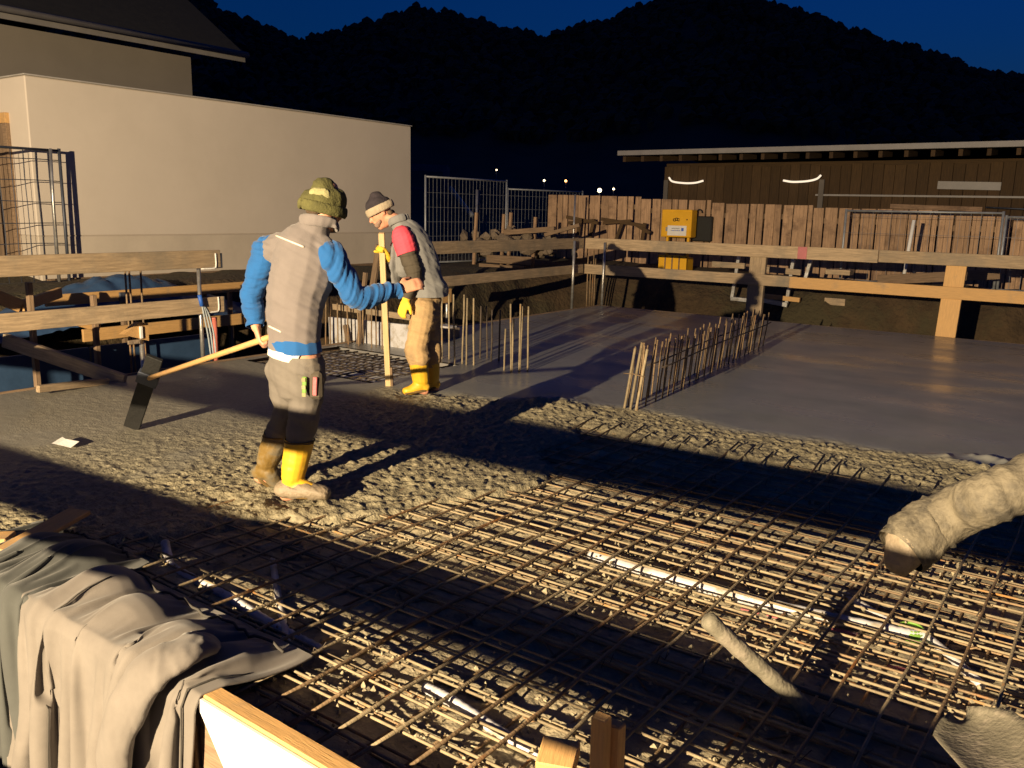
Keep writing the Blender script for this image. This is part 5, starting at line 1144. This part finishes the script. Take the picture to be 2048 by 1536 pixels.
def worker_two():
    root = gz(835, 786)
    t = thing('person', 'stooping worker in grey vest, pink sleeve and striped knit cap leaning on a pole', 'person', root)
    def J(px, py, o=0.0):
        d = Vector(ray(px, py)); C0 = Vector(CC); return C0 + d * (((root - C0).dot(HV) + o) / d.dot(HV))
    r = (HV * 0.93 + RV * 0.36).normalized(); f = (-RV * 0.93 + HV * 0.36).normalized()     # right side is away from the camera
    pel, wai, che, upc, nkb = J(852, 606, 0.02), J(853, 566, 0.02), J(838, 515, 0.02), J(818, 468, 0.02), J(797, 444, 0.02)
    nck, hd = J(783, 437, 0.02), J(762, 425, 0.02)
    hN, hF = J(848, 615, -0.08), J(856, 615, 0.12)
    knN, anN, heN, toN = J(833, 695, -0.08), J(842, 762, -0.06), J(850, 782, -0.06), J(812, 786, -0.10)
    knF, anF, heF, toF = J(860, 695, 0.12), J(862, 758, 0.14), J(871, 776, 0.14), J(842, 780, 0.12)
    sN, eN, wN = J(806, 478, -0.16), J(828, 548, -0.20), J(812, 600, -0.20)
    sF, eF, wF = J(808, 470, 0.20), J(790, 535, 0.16), J(776, 512, 0.02)
    up_h = (UP * 0.86 - RV * 0.42 - HV * 0.05); fa = (-RV * 0.80 - UP * 0.5 - HV * 0.25)
    T, up, fc, sd = head_tubes(hd, up_h, fa)
    A = [subdiv([pel - UP * 0.07, pel, wai, che, upc, nkb], [(0.14, 0.11), (0.15, 0.11), (0.135, 0.10), (0.16, 0.11), (0.15, 0.09), (0.06, 0.06)]) + (r,),
         ([nkb, nck, hd - up * 0.04], [0.062, 0.058, 0.06], r)]
    for s, e, w in ((sN, eN, wN), (sF, eF, wF)):
        A.append(subdiv([upc.lerp(s, 0.5), s, s.lerp(e, 0.5), e, e.lerp(w, 0.4), w], [0.058, 0.058, 0.05, 0.041, 0.042, 0.028]) + (r,))
    for h, k, a, he, to in ((hN, knN, anN, heN, toN), (hF, knF, anF, heF, toF)):
        A.append(subdiv([h, h.lerp(k, 0.5), k, k.lerp(a, 0.35), a], [0.088, 0.078, 0.057, 0.055, 0.04]) + (r,))
        A.append(([he, a.lerp(to, 0.45) - UP * 0.02, to], [(0.035, 0.035), (0.042, 0.032), (0.032, 0.02)], r))
    A += T
    hn = hand_tubes(wN, J(798, 640, -0.21) - wN, RV * 0.5 + HV * 0.9, 0.45, 1.0, -1); hf = hand_tubes(wF, J(768, 500, -0.02) - wF, HV * -0.4 - RV * 0.4 + UP * .1, 1.3, 1.0, 1)
    A += hn + hf
    blob('body', A, 'skin', t, 0.0068, 2)
    grow = lambda TT, g: [(p, [(q + g, q + g) if not hasattr(q, '__len__') else (q[0] + g, q[1] + g) for q in rr], h) for p, rr, h in TT]
    for ht, w, e in ((hn, wN, eN), (hf, wF, eF)):
        blob('work_glove', grow(ht, 0.0045) + [([w + (e - w).normalized() * 0.05, w], [0.040, 0.036], r)], 'yellow_glove', t, 0.006, 1)
    V_ = blob('vest', [subdiv([J(858, 604, 0.02), J(857, 580, 0.02), wai, che, upc, J(803, 450, 0.02)], [(0.20, 0.175), (0.19, 0.165), (0.175, 0.15), (0.185, 0.15), (0.165, 0.13), (0.09, 0.085)]) + (r,),
                       ([upc.lerp(sN, 0.2), upc.lerp(sN, 0.75)], [(0.10, 0.09), (0.09, 0.085)], f), ([upc.lerp(sF, 0.2), upc.lerp(sF, 0.7)], [(0.10, 0.09), (0.09, 0.085)], f),
                       # front panels hanging forward of the belly
                       ([J(800, 490, -0.02), J(795, 530, -0.02), J(797, 566, 0.0)], [(0.13, 0.035), (0.13, 0.032), (0.10, 0.028)], r), ([J(812, 500, 0), J(815, 540, 0)], [(0.15, 0.08), (0.14, 0.07)], r)],
              'grey_vest', t, 0.0075, 3, 0.022, UP + RV * 0.3, (13, 4), 12, [(J(860, 592), -UP)])
    cr = [nkb + r * 0.088 * math.cos(q) + f * 0.075 * math.sin(q) + UP * (0.015 + 0.03 * math.sin(q + 3.14)) for q in np.linspace(0, 6.283, 18)]
    blob('collar', [(cr, [(0.014, 0.034)] * 18, r)], 'grey_vest', V_, 0.006, 3)
    d = (eN - sN).normalized()
    for s, e, w in ((sN, eN, wN), (sF, eF, wF)):
        d = (e - s).normalized(); dd = (w - e).normalized(); c = s.lerp(e, 0.42)
        blob('pink_sleeve', [subdiv([s - d * 0.03, s, s.lerp(e, 0.3), s.lerp(e, 0.55)], [0.088, 0.096, 0.092, 0.086]) + (r,)], 'pink_shirt', t, 0.0068, 3, 0.010, d, (26, 9), 3, [(c, d)])
        blob('long_sleeve', [subdiv([s, s.lerp(e, 0.45), e, e.lerp(w, 0.5), w], [0.075, 0.078, 0.068, 0.056, 0.046]) + (r,)], 'dark_sleeve', t, 0.0068, 3, 0.012, d + dd, (26, 8), 7, [(w - dd * 0.02, dd)])
    blob('trousers', [subdiv([J(850, 640, 0.02), J(851, 615, 0.02), J(853, 590, 0.02), J(853, 570, .02)], [(0.15, 0.12), (0.165, 0.13), (0.155, 0.12), (0.14, 0.11)]) + (r,)] +
         [subdiv([h, h.lerp(k, 0.5), k, k.lerp(a, 0.25), k.lerp(a, 0.40), k.lerp(a, 0.50)], [(0.105, 0.11), (0.10, 0.105), (0.094, 0.10), (0.10, 0.105), (0.096, 0.10), (0.08, 0.08)]) + (r,) for h, k, a in ((hN, knN, anN), (hF, knF, anF))],
         'tan_trouser', t, 0.0075, 3, 0.024, UP + RV * 0.2, (19, 4), 31)
    for k, a, he, to in ((knN, anN, heN, toN), (knF, anF, heF, toF)):
        d = (k - a).normalized(); top = k.lerp(a, 0.40)
        bt = blob('boot', [subdiv([top, top.lerp(a, 0.5), a], [(0.082, 0.086), (0.078, 0.082), (0.064, 0.075)]) + (r,),
                           subdiv([he + UP * 0.035, a - UP * 0.035, a.lerp(to, 0.6) - UP * 0.012, to + UP * 0.02], [(0.045, 0.05), (0.058, 0.058), (0.052, 0.045), (0.046, 0.034)]) + (r,)], 'yellow_boot', t, 0.0068, 2, 0.006, UP, (18, 6), 8)
        blob('sole', [([he + UP * 0.008, he.lerp(to, 0.5) + UP * 0.005, to + UP * 0.004], [(0.046, 0.018), (0.052, 0.018), (0.046, 0.018)], r)], 'boot_sole', bt, 0.007, 2)
    b0 = hd + up * 0.03
    hat = blob('knit_cap', [subdiv([hd + up * 0.01 - fc * 0.008, hd + up * 0.06 - fc * 0.008, hd + up * 0.105 - fc * 0.015, hd + up * 0.13 - fc * 0.02], [(0.094, 0.115), (0.098, 0.118), (0.085, 0.10), (0.055, 0.065)]) + (sd,)], 'dark_knit', t, 0.0068, 3, 0.006, up, (40, 30), 6, [(hd + up * 0.02, -up)])
    cr = [hd + up * 0.035 - fc * 0.006 + sd * 0.098 * math.cos(q) + fc * 0.120 * math.sin(q) for q in np.linspace(0, 6.283, 26)]
    blob('cap_brim', [([p for p in cr], [(0.012, 0.034)] * 26, sd)], 'cream_knit', hat, 0.006, 2, 0.004, up, (60, 40), 2)
    blob('beard', [([hd - up * 0.06 + fc * 0.05 - sd * 0.055, hd - up * 0.085 + fc * 0.075 - sd * 0.02, hd - up * 0.085 + fc * 0.075 + sd * 0.02, hd - up * 0.06 + fc * 0.05 + sd * 0.055], [0.016, 0.026, 0.026, 0.016], up)], 'beard', t, 0.006, 2, 0.006, up, (60, 60), 4)
    blob('hair', [([hd - up * 0.035 - fc * 0.06 - sd * 0.055, hd - up * 0.04 - fc * 0.085, hd - up * 0.035 - fc * 0.06 + sd * 0.055], [0.026, 0.028, 0.026], up)], 'hair', t, 0.006, 2)
    for q in (-1, 1):
        bm = bmesh.new(); bmesh.ops.create_icosphere(bm, subdivisions=2, radius=0.010); me = bpy.data.meshes.new('eye'); bm.to_mesh(me); bm.free()
        link('eye', me, 'black', t, Matrix.Translation(hd + up * 0.004 + fc * 0.087 + sd * q * 0.032))
    p = thing('levelling_pole', 'pale square wooden pole under the stooping worker\'s chin', 'pole', gz(777, 770))
    a = gz(777, 771); b = J(763, 466, -0.06)
    board('pole', a, b, 0.05, 0.045, 'pale_wood', p, up=tuple(RV)); board('foot_piece', a + UP * 0.0 + RV * 0.035, a.lerp(b, 0.13) + RV * 0.033, 0.02, 0.04, 'old_wood', p, up=tuple(RV))
worker_two()
